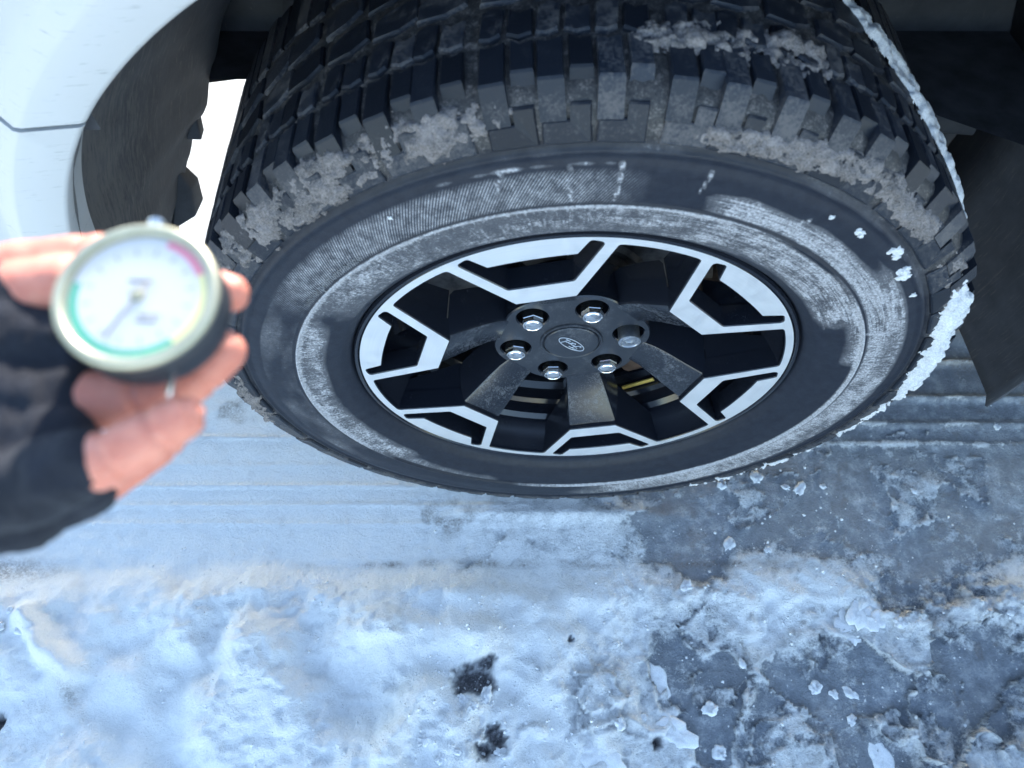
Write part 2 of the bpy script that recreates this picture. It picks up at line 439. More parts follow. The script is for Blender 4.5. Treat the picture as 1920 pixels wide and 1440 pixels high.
    hn = 0.50 * fbm(x * 45, y * 45, 77, 4, 0.65) + 0.75 * fbm(x * 210, y * 210, 79, 3, 0.7)
    hole = 0.93 * sst(0.25, 1.15, fld + hn * sst(0.02, 0.3, fld)) 
    h -= 0.022 * sst(0.25, 1.0, fld + 0.5 * hn * sst(0.05, 0.3, fld))
    cr = sst(0.22, 0.5, fbm(x * 40, y * 40, 81, 3)) * sst(-0.30, 0.05, fbm(x * 7, y * 7, 83, 2))
    near_h = np.exp(-((x + 0.10) ** 2 + (y + 0.33) ** 2) / 0.012)
    h += 0.010 * cr * near_h
    dirt_shade = np.exp(-((y + 0.114) / 0.007) ** 2) * sst(-0.44, -0.34, x) * (1 - sst(0.3, 0.5, x)) * sst(-0.25, 0.35, fbm(x * 16, y * 30, 91, 3)) * 0.9
    dirt_shade = np.maximum(dirt_shade, np.exp(-(((x + 0.86) / 0.10) ** 2 + ((y + 0.125) / 0.02) ** 2)) * 0.8)
    dirt_shade = np.maximum(dirt_shade, np.exp(-(((x + 0.17) / 0.11) ** 2 + ((y + 0.045) / 0.035) ** 2)) * 0.75 * sst(0.05, 0.4, fbm(x * 30, y * 30, 93, 3)))
    dirt_shade = np.maximum(dirt_shade, (0.12 + 0.5 * sst(0.0, 0.3, x)) * sst(0.5, 0.66, fbm(x * 60, y * 60, 95, 2)))
    dirt_shade = np.maximum(dirt_shade, np.exp(-(((x - 0.30) / 0.09) ** 2 + ((y - 0.045) / 0.02) ** 2)) * 0.7)
    dirt_shade = np.maximum(dirt_shade, 0.9 * np.exp(-(((x + 0.56) / 0.10) ** 2 + ((y - 0.2) / 0.08) ** 2)) * sst(-0.1, 0.3, fbm(x * 20, y * 20, 97, 3)))
    dirt_shade = np.maximum(dirt_shade, 0.75 * np.exp(-(((x + 0.695) * 0.8 + (y + 0.303) * 0.6) / 0.010) ** 2 - (((x + 0.695) * 0.6 - (y + 0.303) * 0.8) / 0.025) ** 2))
    dirt_shade = np.maximum(dirt_shade, 0.95 * sst(0.44, 0.56, x) * sst(0.17, 0.26, y) * (1 - far) * sst(-0.5, 0.2, fbm(x * 18, y * 18, 99, 3)))  # dark slush tone that also paints the underbody shade into the ground
    return h - 0.004, s, np.clip(dirt_shade, 0, 1), hole

def axis(lo, hi, step, far, grow=1.35):
    a = list(np.arange(lo, hi + step / 2, step)); s = step
    while a[-1] < far: s *= grow; a.append(a[-1] + s)
    s = step
    while a[0] > -far: s *= grow; a.insert(0, a[0] - s)
    return np.array(a)

gx = axis(-1.05, 0.98, 0.0038, 60); gy = axis(-0.58, 0.62, 0.0038, 60)
XX, YY = np.meshgrid(gx, gy, indexing='ij')
H, S, DI, HO = ground_fields(XX.ravel(), YY.ravel())
nv = len(H)
me = bpy.data.meshes.new('ground')
me.vertices.add(nv)
me.vertices.foreach_set('co', np.c_[XX.ravel(), YY.ravel(), H].astype(np.float32).ravel())
nx, ny = len(gx), len(gy)
ii = (np.arange(nx - 1)[:, None] * ny + np.arange(ny - 1)[None, :]).ravel()
quads = np.c_[ii, ii + ny, ii + ny + 1, ii + 1].astype(np.int32)
me.loops.add(quads.size); me.loops.foreach_set('vertex_index', quads.ravel())
me.polygons.add(len(quads))
me.polygons.foreach_set('loop_start', np.arange(0, quads.size, 4, dtype=np.int32))
me.polygons.foreach_set('use_smooth', np.ones(len(quads), bool))
me.update(calc_edges=True)
for nm, arr in (('snow', S), ('dirt_shade', DI), ('hole', HO)):
    at = me.attributes.new(nm, 'FLOAT', 'POINT'); at.data.foreach_set('value', arr.astype(np.float32))
me.materials.append(M_GND)
tag(link('ground', me), 'icy ground under thin packed snow', None, kind='structure')

def ground_z(x, y):
    return float(ground_fields(np.array([x]), np.array([y]))[0][0])

# ------------------------------------------------------------------ the truck
truck = empty('pickup_truck', (0, 0, 0))
tag(truck, 'white pickup truck standing in the snow, front wheel with machined six spoke rim in view', 'pickup truck')

ARCH = 0.525
def side_y(x, z):
    """outer skin of the near side (z above ground)"""
    y = 0.020
    if x < -0.60: y += 0.30 * ((-0.60 - x) / 0.40) ** 2.4
    if z > 0.90: y += 0.9 * (z - 0.90) ** 1.8
    return y - 0.012 * math.sin(min(1, max(0, (z - 0.5) / 0.5)) * math.pi) * 0.6

def arch_r(th):
    d = math.degrees(th)
    return ARCH - 0.024 * max(0, (d - 135) / 40) ** 1.5 - (-0.06 * max(0, (60 - d) / 60))

def build_side():
    L_, Rr, T_ = -1.00, 0.78, 0.62
    cor = [math.atan2(T_, L_), math.atan2(T_, Rr)]
    th = sorted(list(np.linspace(R(-6), R(174), 181)) + cor)
    rings = [('ret', 0.055), ('ret', 0.030), (0.0, 0.004), (0.0012, 0.0012), (0.004, 0.0), (0.036, -0.005), (0.041, -0.0035), (0.052, 0.008), (0.058, 0.0105), (0.064, 0.011)]
    ts = [0.0, 0.1, 0.25, 0.4, 0.55, 0.7, 0.85, 1.0]
    V = []; n = 0
    for t in th:
        c, s = math.cos(t), math.sin(t)
        r0 = arch_r(t)
        rb = min([v for v in ((L_ / c) if c < 0 else 1e9, (Rr / c) if c > 1e-6 else 1e9, (T_ / s) if s > 1e-6 else 1e9) if v > 0])
        row = []
        for a, b in rings:
            if a == 'ret':
                r = r0 + 0.003; x = r * c; z = r * s + HUB.z; row.append((x, side_y(x, z) + b, z))
            else:
                r = r0 + a; x = r * c; z = r * s + HUB.z; row.append((x, side_y(x, z) + b, z))
        r1 = r0 + rings[-1][0]
        for q in ts[1:]:
            r = r1 + (rb - r1) * q; x = r * c; z = r * s + HUB.z
            row.append((x, side_y(x, z) + rings[-1][1], z))
        V += row; n = len(row)
    return V, grid(len(th), n)

V, F = build_side()
SEAM = 0.7535
def cut(name, keep_above):
    m_ = mesh(name, V, F, M_PAINT)
    bm = bmesh.new(); bm.from_mesh(m_)
    def side_cut(co, no):
        g = bm.verts[:] + bm.edges[:] + bm.faces[:]
        bmesh.ops.bisect_plane(bm, geom=g, plane_co=co, plane_no=no, clear_outer=False, clear_inner=True)
    if keep_above == 'fender':
        # keeps what lies above the seam on the front side and everything behind the arch centre
        fr = [v for v in bm.verts]
        bmesh.ops.bisect_plane(bm, geom=bm.verts[:] + bm.edges[:] + bm.faces[:], plane_co=(0, 0, SEAM + 0.002), plane_no=(0, 0, 1))
        dead = [f for f in bm.faces if f.calc_center_median().x < 0 and f.calc_center_median().z < SEAM + 0.002]
        bmesh.ops.delete(bm, geom=dead, context='FACES')
    else:
        bmesh.ops.bisect_plane(bm, geom=bm.verts[:] + bm.edges[:] + bm.faces[:], plane_co=(0, 0, SEAM - 0.002), plane_no=(0, 0, 1))
        dead = [f for f in bm.faces if f.calc_center_median().x > 0 or f.calc_center_median().z > SEAM - 0.002]
        bmesh.ops.delete(bm, geom=dead, context='FACES')
    # seam edge turned inward so the panel has thickness
    zs = SEAM + 0.002 if keep_above == 'fender' else SEAM - 0.002
    be = [e for e in bm.edges if e.is_boundary and all(abs(v.co.z - zs) < 1e-4 and v.co.x < 0 for v in e.verts)]
    if be:
        ex = bmesh.ops.extrude_edge_only(bm, edges=be)
        for v in [g for g in ex['geom'] if isinstance(g, bmesh.types.BMVert)]:
            v.co.y += 0.018
    bmesh.ops.recalc_face_normals(bm, faces=bm.faces)
    for e in bm.edges:
        e.smooth = not (len(e.link_faces) == 2 and e.calc_face_angle(0) > R(50))
    bm.to_mesh(m_); bm.free()
    return m_
link('fender', cut('fender', 'fender'), truck)
link('bumper', cut('bumper', 'bumper'), truck)
# dark plate behind the seam so no light shines through
link('seam_backing', mesh('seam_backing', [(-0.72, 0.05, 0.72), (-0.40, 0.045, 0.72), (-0.40, 0.045, 0.79), (-0.72, 0.05, 0.79)], [(0, 1, 2, 3)], M_DARK, False), truck)

def loft(sections):
    n = len(sections[0]); V = [p for s in sections for p in s]
    return V, grid(len(sections), n)

W = 2.0
def box_mesh(name, pts_lo, pts_hi, mat, bevel=0.003):
    bm = bmesh.new()
    vs = [bm.verts.new(p) for p in pts_lo] + [bm.verts.new(p) for p in pts_hi]
    n = len(pts_lo)
    bm.faces.new(vs[:n][::-1]); bm.faces.new(vs[n:])
    for k in range(n): bm.faces.new((vs[k], vs[(k + 1) % n], vs[n + (k + 1) % n], vs[n + k]))
    if bevel: bmesh.ops.bevel(bm, geom=bm.edges[:], offset=bevel, segments=2, affect='EDGES', profile=0.5)
    bmesh.ops.recalc_face_normals(bm, faces=bm.faces)
    m = bpy.data.meshes.new(name); bm.to_mesh(m); bm.free(); m.materials.append(mat)
    m.polygons.foreach_set('use_smooth', [True] * len(m.polygons))
    return m
def hood_section(x, drop):
    z0 = 1.02
    pts = []
    for y, z in ((side_y(x, 1.02) + 0.0085, z0), (0.10, 1.065), (0.16, 1.085), (0.30, 1.105), (0.45, 1.135), (1.0, 1.15), (1.55, 1.135), (1.70, 1.105), (1.84, 1.085), (1.90, 1.065), (W - side_y(x, 1.02), z0)):
        pts.append((x, min(max(y, side_y(x, 1.02) + 0.0085), W - side_y(x, 1.02)), z - drop))
    return pts
xs = [-1.0, -0.97, -0.9, -0.7, -0.3, 0.2, 0.78]
Vh, Fh = loft([hood_section(x, d) for x, d in zip(xs, (0.16, 0.07, 0.03, 0.012, 0.004, 0, 0))])
link('hood', mesh('hood', Vh, Fh, M_PAINT), truck)
# front face, far side, cab
fa = []
for z, dx in ((0.40, 0.06), (0.46, 0.0), (0.62, -0.02), (0.75, -0.02), (0.80, 0.03), (0.95, 0.03), (1.0, 0.0)):
    fa.append([(-1.0 + dx - 0.10 * math.sin(math.pi * (k / 12)) , 0.32 + (W - 0.64) * k / 12, z) for k in range(13)])
Vf, Ff = loft(fa)
link('grille', mesh('grille', Vf, Ff, M_DARK), truck)
far = []
for x in (-1.0, -0.9, -0.7, -0.55, -0.5, 0.0, 0.5, 0.55, 0.78):
    lo = 0.52 if x < -0.52 else (0.94 if x < 0.52 else 0.42)
    far.append([(x, W - side_y(x, z), z) for z in np.linspace(lo, 1.02, 6)])
Vf, Ff = loft(far)
link('far_fender', mesh('far_fender', Vf, Ff, M_PAINT), truck)
link('far_sun_blocker', box_mesh('far_sun_blocker', [(0.46, 1.86, 0.25), (2.8, 1.86, 0.25), (2.8, 2.02, 0.25), (0.46, 2.02, 0.25)], [(0.46, 1.86, 0.43), (2.8, 1.86, 0.43), (2.8, 1.98, 0.43), (0.46, 1.98, 0.43)], M_DARK), truck)  # added on the unseen side to cut sun and bounce under the truck
cab = []
for x, zr, inset in ((0.78, 1.16, 0.06), (1.0, 1.40, 0.10), (1.36, 1.80, 0.18), (1.6, 1.88, 0.19), (2.6, 1.90, 0.19), (2.9, 1.80, 0.18)):
    zb = 1.10
    cab.append([(x, 0.02, 0.42), (x, 0.012, 0.75), (x, 0.03, 1.0), (x, 0.06, zb), (x, inset, max(zb, zr - 0.08)), (x, inset + 0.10, zr), (x, 1.0, zr + 0.02), (x, W - inset - 0.10, zr), (x, W - inset, max(zb, zr - 0.08)), (x, W - 0.06, zb), (x, W - 0.03, 1.0), (x, W - 0.012, 0.75), (x, W - 0.02, 0.42)])
Vc, Fc = loft(cab)
link('cab', mesh('cab', Vc, Fc, M_PAINT), truck)
link('windscreen', mesh('windscreen', [(0.80, 0.2, 1.195), (0.80, 1.8, 1.195), (1.33, 1.72, 1.785), (1.33, 0.28, 1.785)], [(0, 1, 2, 3)], M_GLASS, False), truck)
# belly pan and inner wing
V_ = []
for x in (-0.92, -0.6, -0.2, 0.3, 0.78, 2.9):
    V_.append([(x, 0.30 if x < 0.7 else 0.03, 0.56), (x, 0.44, 0.53), (x, 1.0, 0.52), (x, 1.56, 0.53), (x, 1.97, 0.55)])
Vb, Fb = loft(V_)
link('underbody', mesh('underbody', Vb, Fb, M_DARK), truck)
iw = []
for x in np.linspace(-0.95, 0.78, 24):
    zlow = 0.470 + 0.006 * math.sin(x * 40) if x < 0.15 else 0.24
    iw.append([(x, 0.405, zlow), (x, 0.42, zlow + 0.004), (x, 0.42, 0.62), (x, 0.41, 0.80), (x, 0.40, 1.08)])
Vi, Fi = loft(iw)
iwo = link('inner_wing', fixn(mesh('inner_wing', Vi, Fi, M_LINER)), truck)
def oblong(cx, cz, w, h, y, ang=0, th=0.006):
    pts = []
    for k in range(24):
        a = 2 * math.pi * k / 24
        px = (w / 2 - h / 2) * (1 if math.cos(a) > 0 else -1) + h / 2 * math.cos(a); pz = h / 2 * math.sin(a)
        pts.append((cx + px * math.cos(ang) - pz * math.sin(ang), cz + px * math.sin(ang) + pz * math.cos(ang)))
    v = [(p[0], y - th, p[1]) for p in pts] + [(p[0], y, p[1]) for p in pts]
    f = [tuple(range(24))] + [(k, (k + 1) % 24, 24 + (k + 1) % 24, 24 + k) for k in range(24)]
    return v, f
v, f = oblong(-0.335, 0.625, 0.016, 0.10, 0.418)
link('drain_slot', mesh('drain_slot', *oblong(-0.335, 0.60, 0.10, 0.014, 0.418, R(78)), M_DARK, False), iwo)

# arch liner
def liner():
    th = np.linspace(R(-16), R(196), 120)
    V = []; mud = []
    for t in th:
        d = math.degrees(t)
        c, s = math.cos(t), math.sin(t)
        ra = arch_r(min(t, R(174))) + 0.004
        rb = float(np.interp(d, [95, 120, 140, 147, 155, 165, 170.6, 175, 182.7, 190, 196], [.53, .49, .455, .452, .452, .461, .483, .496, .528, .573, .60])) + 0.05 * (1 - sst(0, 70, d))
        rows = [(ra, 0.040), (ra + 0.010, 0.06), (0.6 * ra + 0.4 * rb + 0.012, 0.15), (0.3 * ra + 0.7 * rb + 0.010, 0.22), (rb + 0.004, 0.285), (rb - 0.004, 0.300)]
        if d < 140: rows.append((0.53 + 0.05 * (1 - sst(0, 70, d)), 0.415))
        else: rows.append((rb - 0.004, 0.302))
        for r, y in rows:
            V.append((r * c, y, r * s + HUB.z + 0.002 * math.sin(t * 37)))
            mud.append(float(sst(120, 160, d) * (1 - sst(0.10, 0.20, y)) * 1.0 + 0.25))
    m = mesh('liner', V, grid(len(th), 7), M_LINER)
    at = m.attributes.new('mud', 'FLOAT', 'POINT'); at.data.foreach_set('value', np.array(mud, np.float32))
    return m
lo = link('wheel_arch_liner', liner(), truck)
sol = lo.modifiers.new('thick', 'SOLIDIFY'); sol.thickness = 0.003; sol.offset = 1

# clips and a splash flap at the front edge of the liner
link('liner_clip', box_mesh('liner_clip', [(-0.560, 0.285, 0.31), (-0.520, 0.295, 0.33), (-0.505, 0.295, 0.385), (-0.505, 0.285, 0.43)], [(-0.560, 0.315, 0.31), (-0.512, 0.325, 0.335), (-0.500, 0.318, 0.385), (-0.505, 0.305, 0.43)], M_LINER), lo)
link('liner_clip', box_mesh('liner_clip', [(-0.476, 0.288, 0.480), (-0.458, 0.292, 0.475), (-0.452, 0.292, 0.505), (-0.464, 0.288, 0.515)], [(-0.476, 0.308, 0.48), (-0.458, 0.310, 0.475), (-0.452, 0.310, 0.505), (-0.464, 0.308, 0.515)], M_LINER, 0.002), lo)
# suspension arm behind the wheel
def tube(path, radii, nseg=14, caps=True):
    V = []; F = []
    path = [Vector(p) for p in path]
    for i, p in enumerate(path):
        d = (path[min(i + 1, len(path) - 1)] - path[max(i - 1, 0)]).normalized()
        u = d.cross(Vector((0.13, 0.31, 0.94))).normalized(); w = d.cross(u)
        r = radii[i] if isinstance(radii, (list, tuple)) else radii
        ra, rb = r if isinstance(r, tuple) else (r, r)
        for k in range(nseg):
            a = 2 * math.pi * k / nseg
            V.append(p + u * (ra * math.cos(a)) + w * (rb * math.sin(a)))
    for i in range(len(path) - 1):
        for k in range(nseg):
            F.append((i * nseg + k, i * nseg + (k + 1) % nseg, (i + 1) * nseg + (k + 1) % nseg, (i + 1) * nseg + k))
    if caps:
        F.append(tuple(range(nseg))[::-1]); F.append(tuple((len(path) - 1) * nseg + k for k in range(nseg)))
    return V, F
def tube_mesh(name, path, radii, mat, nseg=14):
    return fixn(mesh(name, *tube(path, radii, nseg), mat), 60)
link('control_arm', tube_mesh('control_arm', [(0.0, 0.20, 0.26), (0.10, 0.30, 0.28), (0.30, 0.55, 0.32), (0.36, 0.70, 0.34)], [0.03, 0.026, 0.024, 0.03], M_IRON), truck)
link('control_arm', tube_mesh('control_arm', [(0.0, 0.20, 0.26), (-0.10, 0.30, 0.28), (-0.24, 0.55, 0.32), (-0.28, 0.70, 0.34)], [0.03, 0.026, 0.024, 0.03], M_IRON), truck)
link('tie_rod', tube_mesh('tie_rod', [(0.60, 0.392, 0.405), (0.52, 0.392, 0.415), (0.47, 0.395, 0.42), (0.30, 0.40, 0.41)], [(0.006, 0.014), (0.007, 0.016), (0.008, 0.017), (0.008, 0.017)], M_LINER), truck)
link('steering_knuckle', tube_mesh('steering_knuckle', [(0.0, 0.17, 0.24), (0.01, 0.19, 0.34), (0.0, 0.19, 0.46), (-0.02, 0.24, 0.66)], [0.028, 0.05, 0.05, 0.025], M_IRON), truck)
link('shock_absorber', tube_mesh('shock_absorber', [(0.02, 0.33, 0.30), (0.02, 0.36, 0.55), (0.02, 0.38, 0.60), (0.02, 0.40, 0.95)], [0.03, 0.03, 0.062, 0.062], M_DARK), truck)

# ------------------------------------------------------------------ the alloy wheel (axis along y, face at y = 0)
def lathe(prof, nseg, close=False):
    V = []
    for i in range(nseg):
        a = 2 * math.pi * i / nseg
        for r, y in prof: V.append((r * math.cos(a), y, r * math.sin(a)))
    return V, grid(nseg, len(prof), True)

barrel = [(0.2426, 0.0015), (0.2440, -0.0012), (0.2468, -0.0012), (0.2486, 0.002), (0.2486, 0.008), (0.245, 0.013), (0.240, 0.016),
          (0.236, 0.205), (0.245, 0.212), (0.249, 0.218), (0.249, 0.226), (0.242, 0.228), (0.225, 0.205), (0.203, 0.19), (0.199, 0.13), (0.200, 0.098), (0.207, 0.090), (0.208, 0.074), (0.2145, 0.070), (0.2155, 0.054), (0.2215, 0.048), (0.2225, 0.041), (0.2265, 0.030), (0.231, 0.012), (0.2318, 0.004)]
wheel = link('wheel', fixn(mesh('wheel', *lathe(barrel, 144), M_BLACK), 28), truck, HUB)
wheel['label'] = 'six spoke alloy wheel with machined face and black windows'

def pol(r, deg): return (r * math.cos(R(deg)), r * math.sin(R(deg)))
def round_poly(pts, rads, n=5):
    out = []
    N = len(pts)
    for i in range(N):
        p = Vector(pts[i]); a = Vector(pts[i - 1]); b = Vector(pts[(i + 1) % N])
        rd = rads[i]
        if rd <= 0: out.append(tuple(p)); continue
        u = (a - p).normalized(); v = (b - p).normalized()
        ang = u.angle(v)
        if ang > R(172): out.append(tuple(p)); continue
        d = min(rd / math.tan(ang / 2), (a - p).length * 0.45, (b - p).length * 0.45)
        p0 = p + u * d; p1 = p + v * d
        for k in range(n + 1):
            t = k / n
            q = p0 * (1 - t) ** 2 + p * 2 * t * (1 - t) + p1 * t * t
            out.append(tuple(q))
    return out
def offset_loop(L, d):
    """moves a loop sideways by d; positive goes to the left of its direction"""
    out = []; N = len(L)
    for i in range(N):
        a = Vector(L[i - 1]); p = Vector(L[i]); b = Vector(L[(i + 1) % N])
        t = (b - a).normalized()
        out.append((p.x - t.y * d, p.y + t.x * d))
    return out
def area(L): return sum(L[i - 1][0] * L[i][1] - L[i][0] * L[i - 1][1] for i in range(len(L))) / 2
def plate(name, outer, holes, y0, y1, mats, ch=0.0012, wall_outer=True):
    """flat plate with holes: face at y0, chamfer, walls down to y1"""
    if area(outer) < 0: outer = outer[::-1]
    holes = [h[::-1] if area(h) > 0 else h for h in holes]
    loops = [outer] + holes
    bm = bmesh.new(); fe = []; rows = []
    for L in loops:
        I = offset_loop(L, ch)
        v0 = [bm.verts.new((p[0], y0, p[1])) for p in I]
        v1 = [bm.verts.new((p[0], y0 + ch, p[1])) for p in L]
        v2 = [bm.verts.new((p[0], y1, p[1])) for p in L]
        rows.append((v0, v1, v2)); n = len(L)
        for k in range(n):
            fe.append(bm.edges.new((v0[k], v0[(k + 1) % n])))
    r = bmesh.ops.triangle_fill(bm, use_beauty=True, use_dissolve=False, edges=fe)
    for f in bm.faces: f.material_index = 0; f.smooth = False
    for (v0, v1, v2) in rows:
        n = len(v0)
        for k in range(n):
            f = bm.faces.new((v0[k], v0[(k + 1) % n], v1[(k + 1) % n], v1[k])); f.material_index = 1
            f = bm.faces.new((v1[k], v1[(k + 1) % n], v2[(k + 1) % n], v2[k])); f.material_index = 1; f.smooth = True
    bmesh.ops.recalc_face_normals(bm, faces=bm.faces)
    for e in bm.edges:
        e.smooth = not (len(e.link_faces) == 2 and e.calc_face_angle(0) > R(32))
    m = bpy.data.meshes.new(name); bm.to_mesh(m); bm.free()
    for mm in mats: m.materials.append(mm)
    return m

SP = [104.0 - 60 * k for k in range(6)]
outer = [pol(0.2426, a) for a in np.linspace(0, 360, 241)[:-1]]
inner = []; rin = []
for sp in SP[::-1]:
    seq = [(0.1535, sp - 11.5, 0.002), (0.1535, sp + 11.5, 0.002), (0.2318, sp + 20.2, 0.004)]
    arc = [(0.2326, sp + a, 0) for a in np.linspace(21.2, 38.8, 10)]
    seq += arc + [(0.2318, sp + 39.8, 0.004)]
    for r, a, rd in seq: inner.append(pol(r, a)); rin.append(rd)
# order runs counter clockwise: SP reversed ascends by 60
inner = round_poly(inner, rin)
holes = [inner]
for sp in SP:
    P = [(0.179, -10.3, .004), (0.179, 10.3, .004), (0.2345, 16.9, .004), (0.2372, 13.9, .004), (0.2180, 11.2, .002)]
    P += [(0.2180 - 0.0022 * math.cos(R(a * 8)), a, 0) for a in (7, 3.5, 0, -3.5, -7)]
    P += [(0.2180, -11.2, .002), (0.2372, -13.9, .004), (0.2345, -16.9, .004)]
    holes.append(round_poly([pol(r, sp + a) for r, a, _ in P], [q for _, _, q in P]))
link('machined_face', plate('machined_face', outer, holes, 0.0, 0.026, [M_MACH, M_BLACK], 0.0010), wheel)

def spoke_mesh():
    # runs along +z (outward); front faces -y
    secs = [(0.1545, 0.0045, 0.0306, 0.055), (0.150, 0.0065, 0.0302, 0.062), (0.130, 0.0185, 0.0275, 0.072), (0.110, 0.031, 0.0245, 0.080), (0.096, 0.0385, 0.0225, 0.085), (0.082, 0.0435, 0.0205, 0.085)]
    V = []
    for z, y, hw, yb in secs:
        V += [(-hw - 0.006, yb, z), (-hw - 0.0015, y + 0.006, z), (-hw, y + 0.0012, z), (-hw + 0.0022, y, z), (0, y + 0.0008, z), (hw - 0.0022, y, z), (hw, y + 0.0012, z), (hw + 0.0015, y + 0.006, z), (hw + 0.006, yb, z)]
    F = grid(len(secs), 9)
    m = fixn(mesh('spoke', V, F, [M_SPOKE, M_BLACK], True, [0 if 2 <= (i % 8) <= 5 else 1 for i in range(len(F))]), 30)
    return m
sm = spoke_mesh()
# the wings that carry the machined legs, behind the face
for sp in SP:
    o = link('spoke', sm, wheel); o.rotation_euler = (0, R(90 - sp), 0)
def leg_mesh(sgn):
    a = pol(0.162, 90 + sgn * 10.4); b = pol(0.233, 90 + sgn * 18.6)
    d = (Vector(b) - Vector(a)).normalized(); n = Vector((-d.y, d.x))
    V = []
    for q, dep in ((a, 0.062), (b, 0.040)):
        q = Vector(q)
        for k, y in ((-0.0058, 0.024), (0.0058, 0.024), (0.0075, dep), (-0.0075, dep)):
            p = q + n * k; V.append((p.x, y, p.y))
    F = [(0, 1, 5, 4), (1, 2, 6, 5), (2, 3, 7, 6), (3, 0, 4, 7), (0, 3, 2, 1), (4, 5, 6, 7)]
    return fixn(mesh('spoke_leg', V, F, M_BLACK, False))
lm = [leg_mesh(-1), leg_mesh(1)]
for sp in SP:
    for m_ in lm:
        o = link('spoke_leg', m_, wheel); o.rotation_euler = (0, R(90 - sp), 0)

# hub with lug pockets
LUG = [74.0 - 60 * k for k in range(6)]
hub_out = []
for k in range(180):
    a = k * 2.0
    d = min(abs((a - l + 180) % 360 - 180) for l in LUG)
    hub_out.append(pol(0.084 + 0.0085 * math.cos(R(min(d, 30) * 3)), a))
pock = [[(pol(0.0675, l)[0] + 0.0178 * math.cos(t), pol(0.0675, l)[1] + 0.0178 * math.sin(t)) for t in np.linspace(0, 2 * math.pi, 37)[:-1]] for l in LUG]
link('hub', plate('hub', hub_out, pock, 0.0440, 0.095, [M_CAP, M_BLACK], 0.0014), wheel)
link('hub_back', mesh('hub_back', *oblong(0, 0, 0.16, 0.16, 0.080, 0, 0.004), M_BLACK, False), wheel)

def lug_mesh(lock=False):
    V = []; F = []; fm = []
    n = 12 if not lock else 24
    def ring(r, y, hexa):
        base = len(V)
        for k in range(n):
            a = 2 * math.pi * k / n
            rr = r if not hexa else r * (1.0 if k % 2 == 0 else math.cos(math.pi / 6))
            V.append((rr * math.cos(a), y, rr * math.sin(a)))
        return base
    if not lock:
        rows = [(0.0160, 0.0755, 0), (0.0160, 0.0700, 0), (0.0148, 0.0672, 0), (0.0127, 0.0660, 1), (0.0127, 0.0400, 1), (0.0122, 0.0392, 1), (0.0130, 0.0386, 1), (0.0128, 0.0362, 1), (0.0112, 0.0338, 0), (0.0100, 0.0334, 0), (0.0092, 0.0340, 0), (0.0080, 0.0330, 0), (0.0045, 0.0322, 0), (0.0001, 0.0320, 0)]
        mi = [0, 0, 0, 1, 0, 0, 0, 0, 0, 0, 0, 0, 0]
    else:
        rows = [(0.0150, 0.0755, 0), (0.0150, 0.0690, 0), (0.0125, 0.066, 0), (0.0125, 0.036, 0), (0.0130, 0.0345, 0), (0.0128, 0.0322, 0), (0.0112, 0.0318, 0), (0.0105, 0.0330, 0), (0.0090, 0.0330, 0), (0.0085, 0.0319, 0), (0.0060, 0.0319, 0), (0.0055, 0.0345, 0), (0.0001, 0.0350, 0)]
        mi = [0] * 12
    b = [ring(*r) for r in rows]
    for i in range(len(rows) - 1):
        for k in range(n):
            F.append((b[i] + k, b[i] + (k + 1) % n, b[i + 1] + (k + 1) % n, b[i + 1] + k)); fm.append(mi[i])
    m = mesh('lug_nut', V, F, [M_DULLCH if lock else M_CHROME, M_FLANKREFL], True, fm)
    return fixn(m, 24)
lugm = lug_mesh(); lockm = lug_mesh(True)
for i, l in enumerate(LUG):
    lock = abs(((l - 14 + 180) % 360) - 180) < 5
    o = link('lug_nut', lockm if lock else lugm, wheel)
    x, z = pol(0.0675, l); o.location = (x, 0, z); o.rotation_euler = (0, R(17 * i + 8), 0)
    if lock: o['label'] = 'round grey locking nut without a chrome cap'

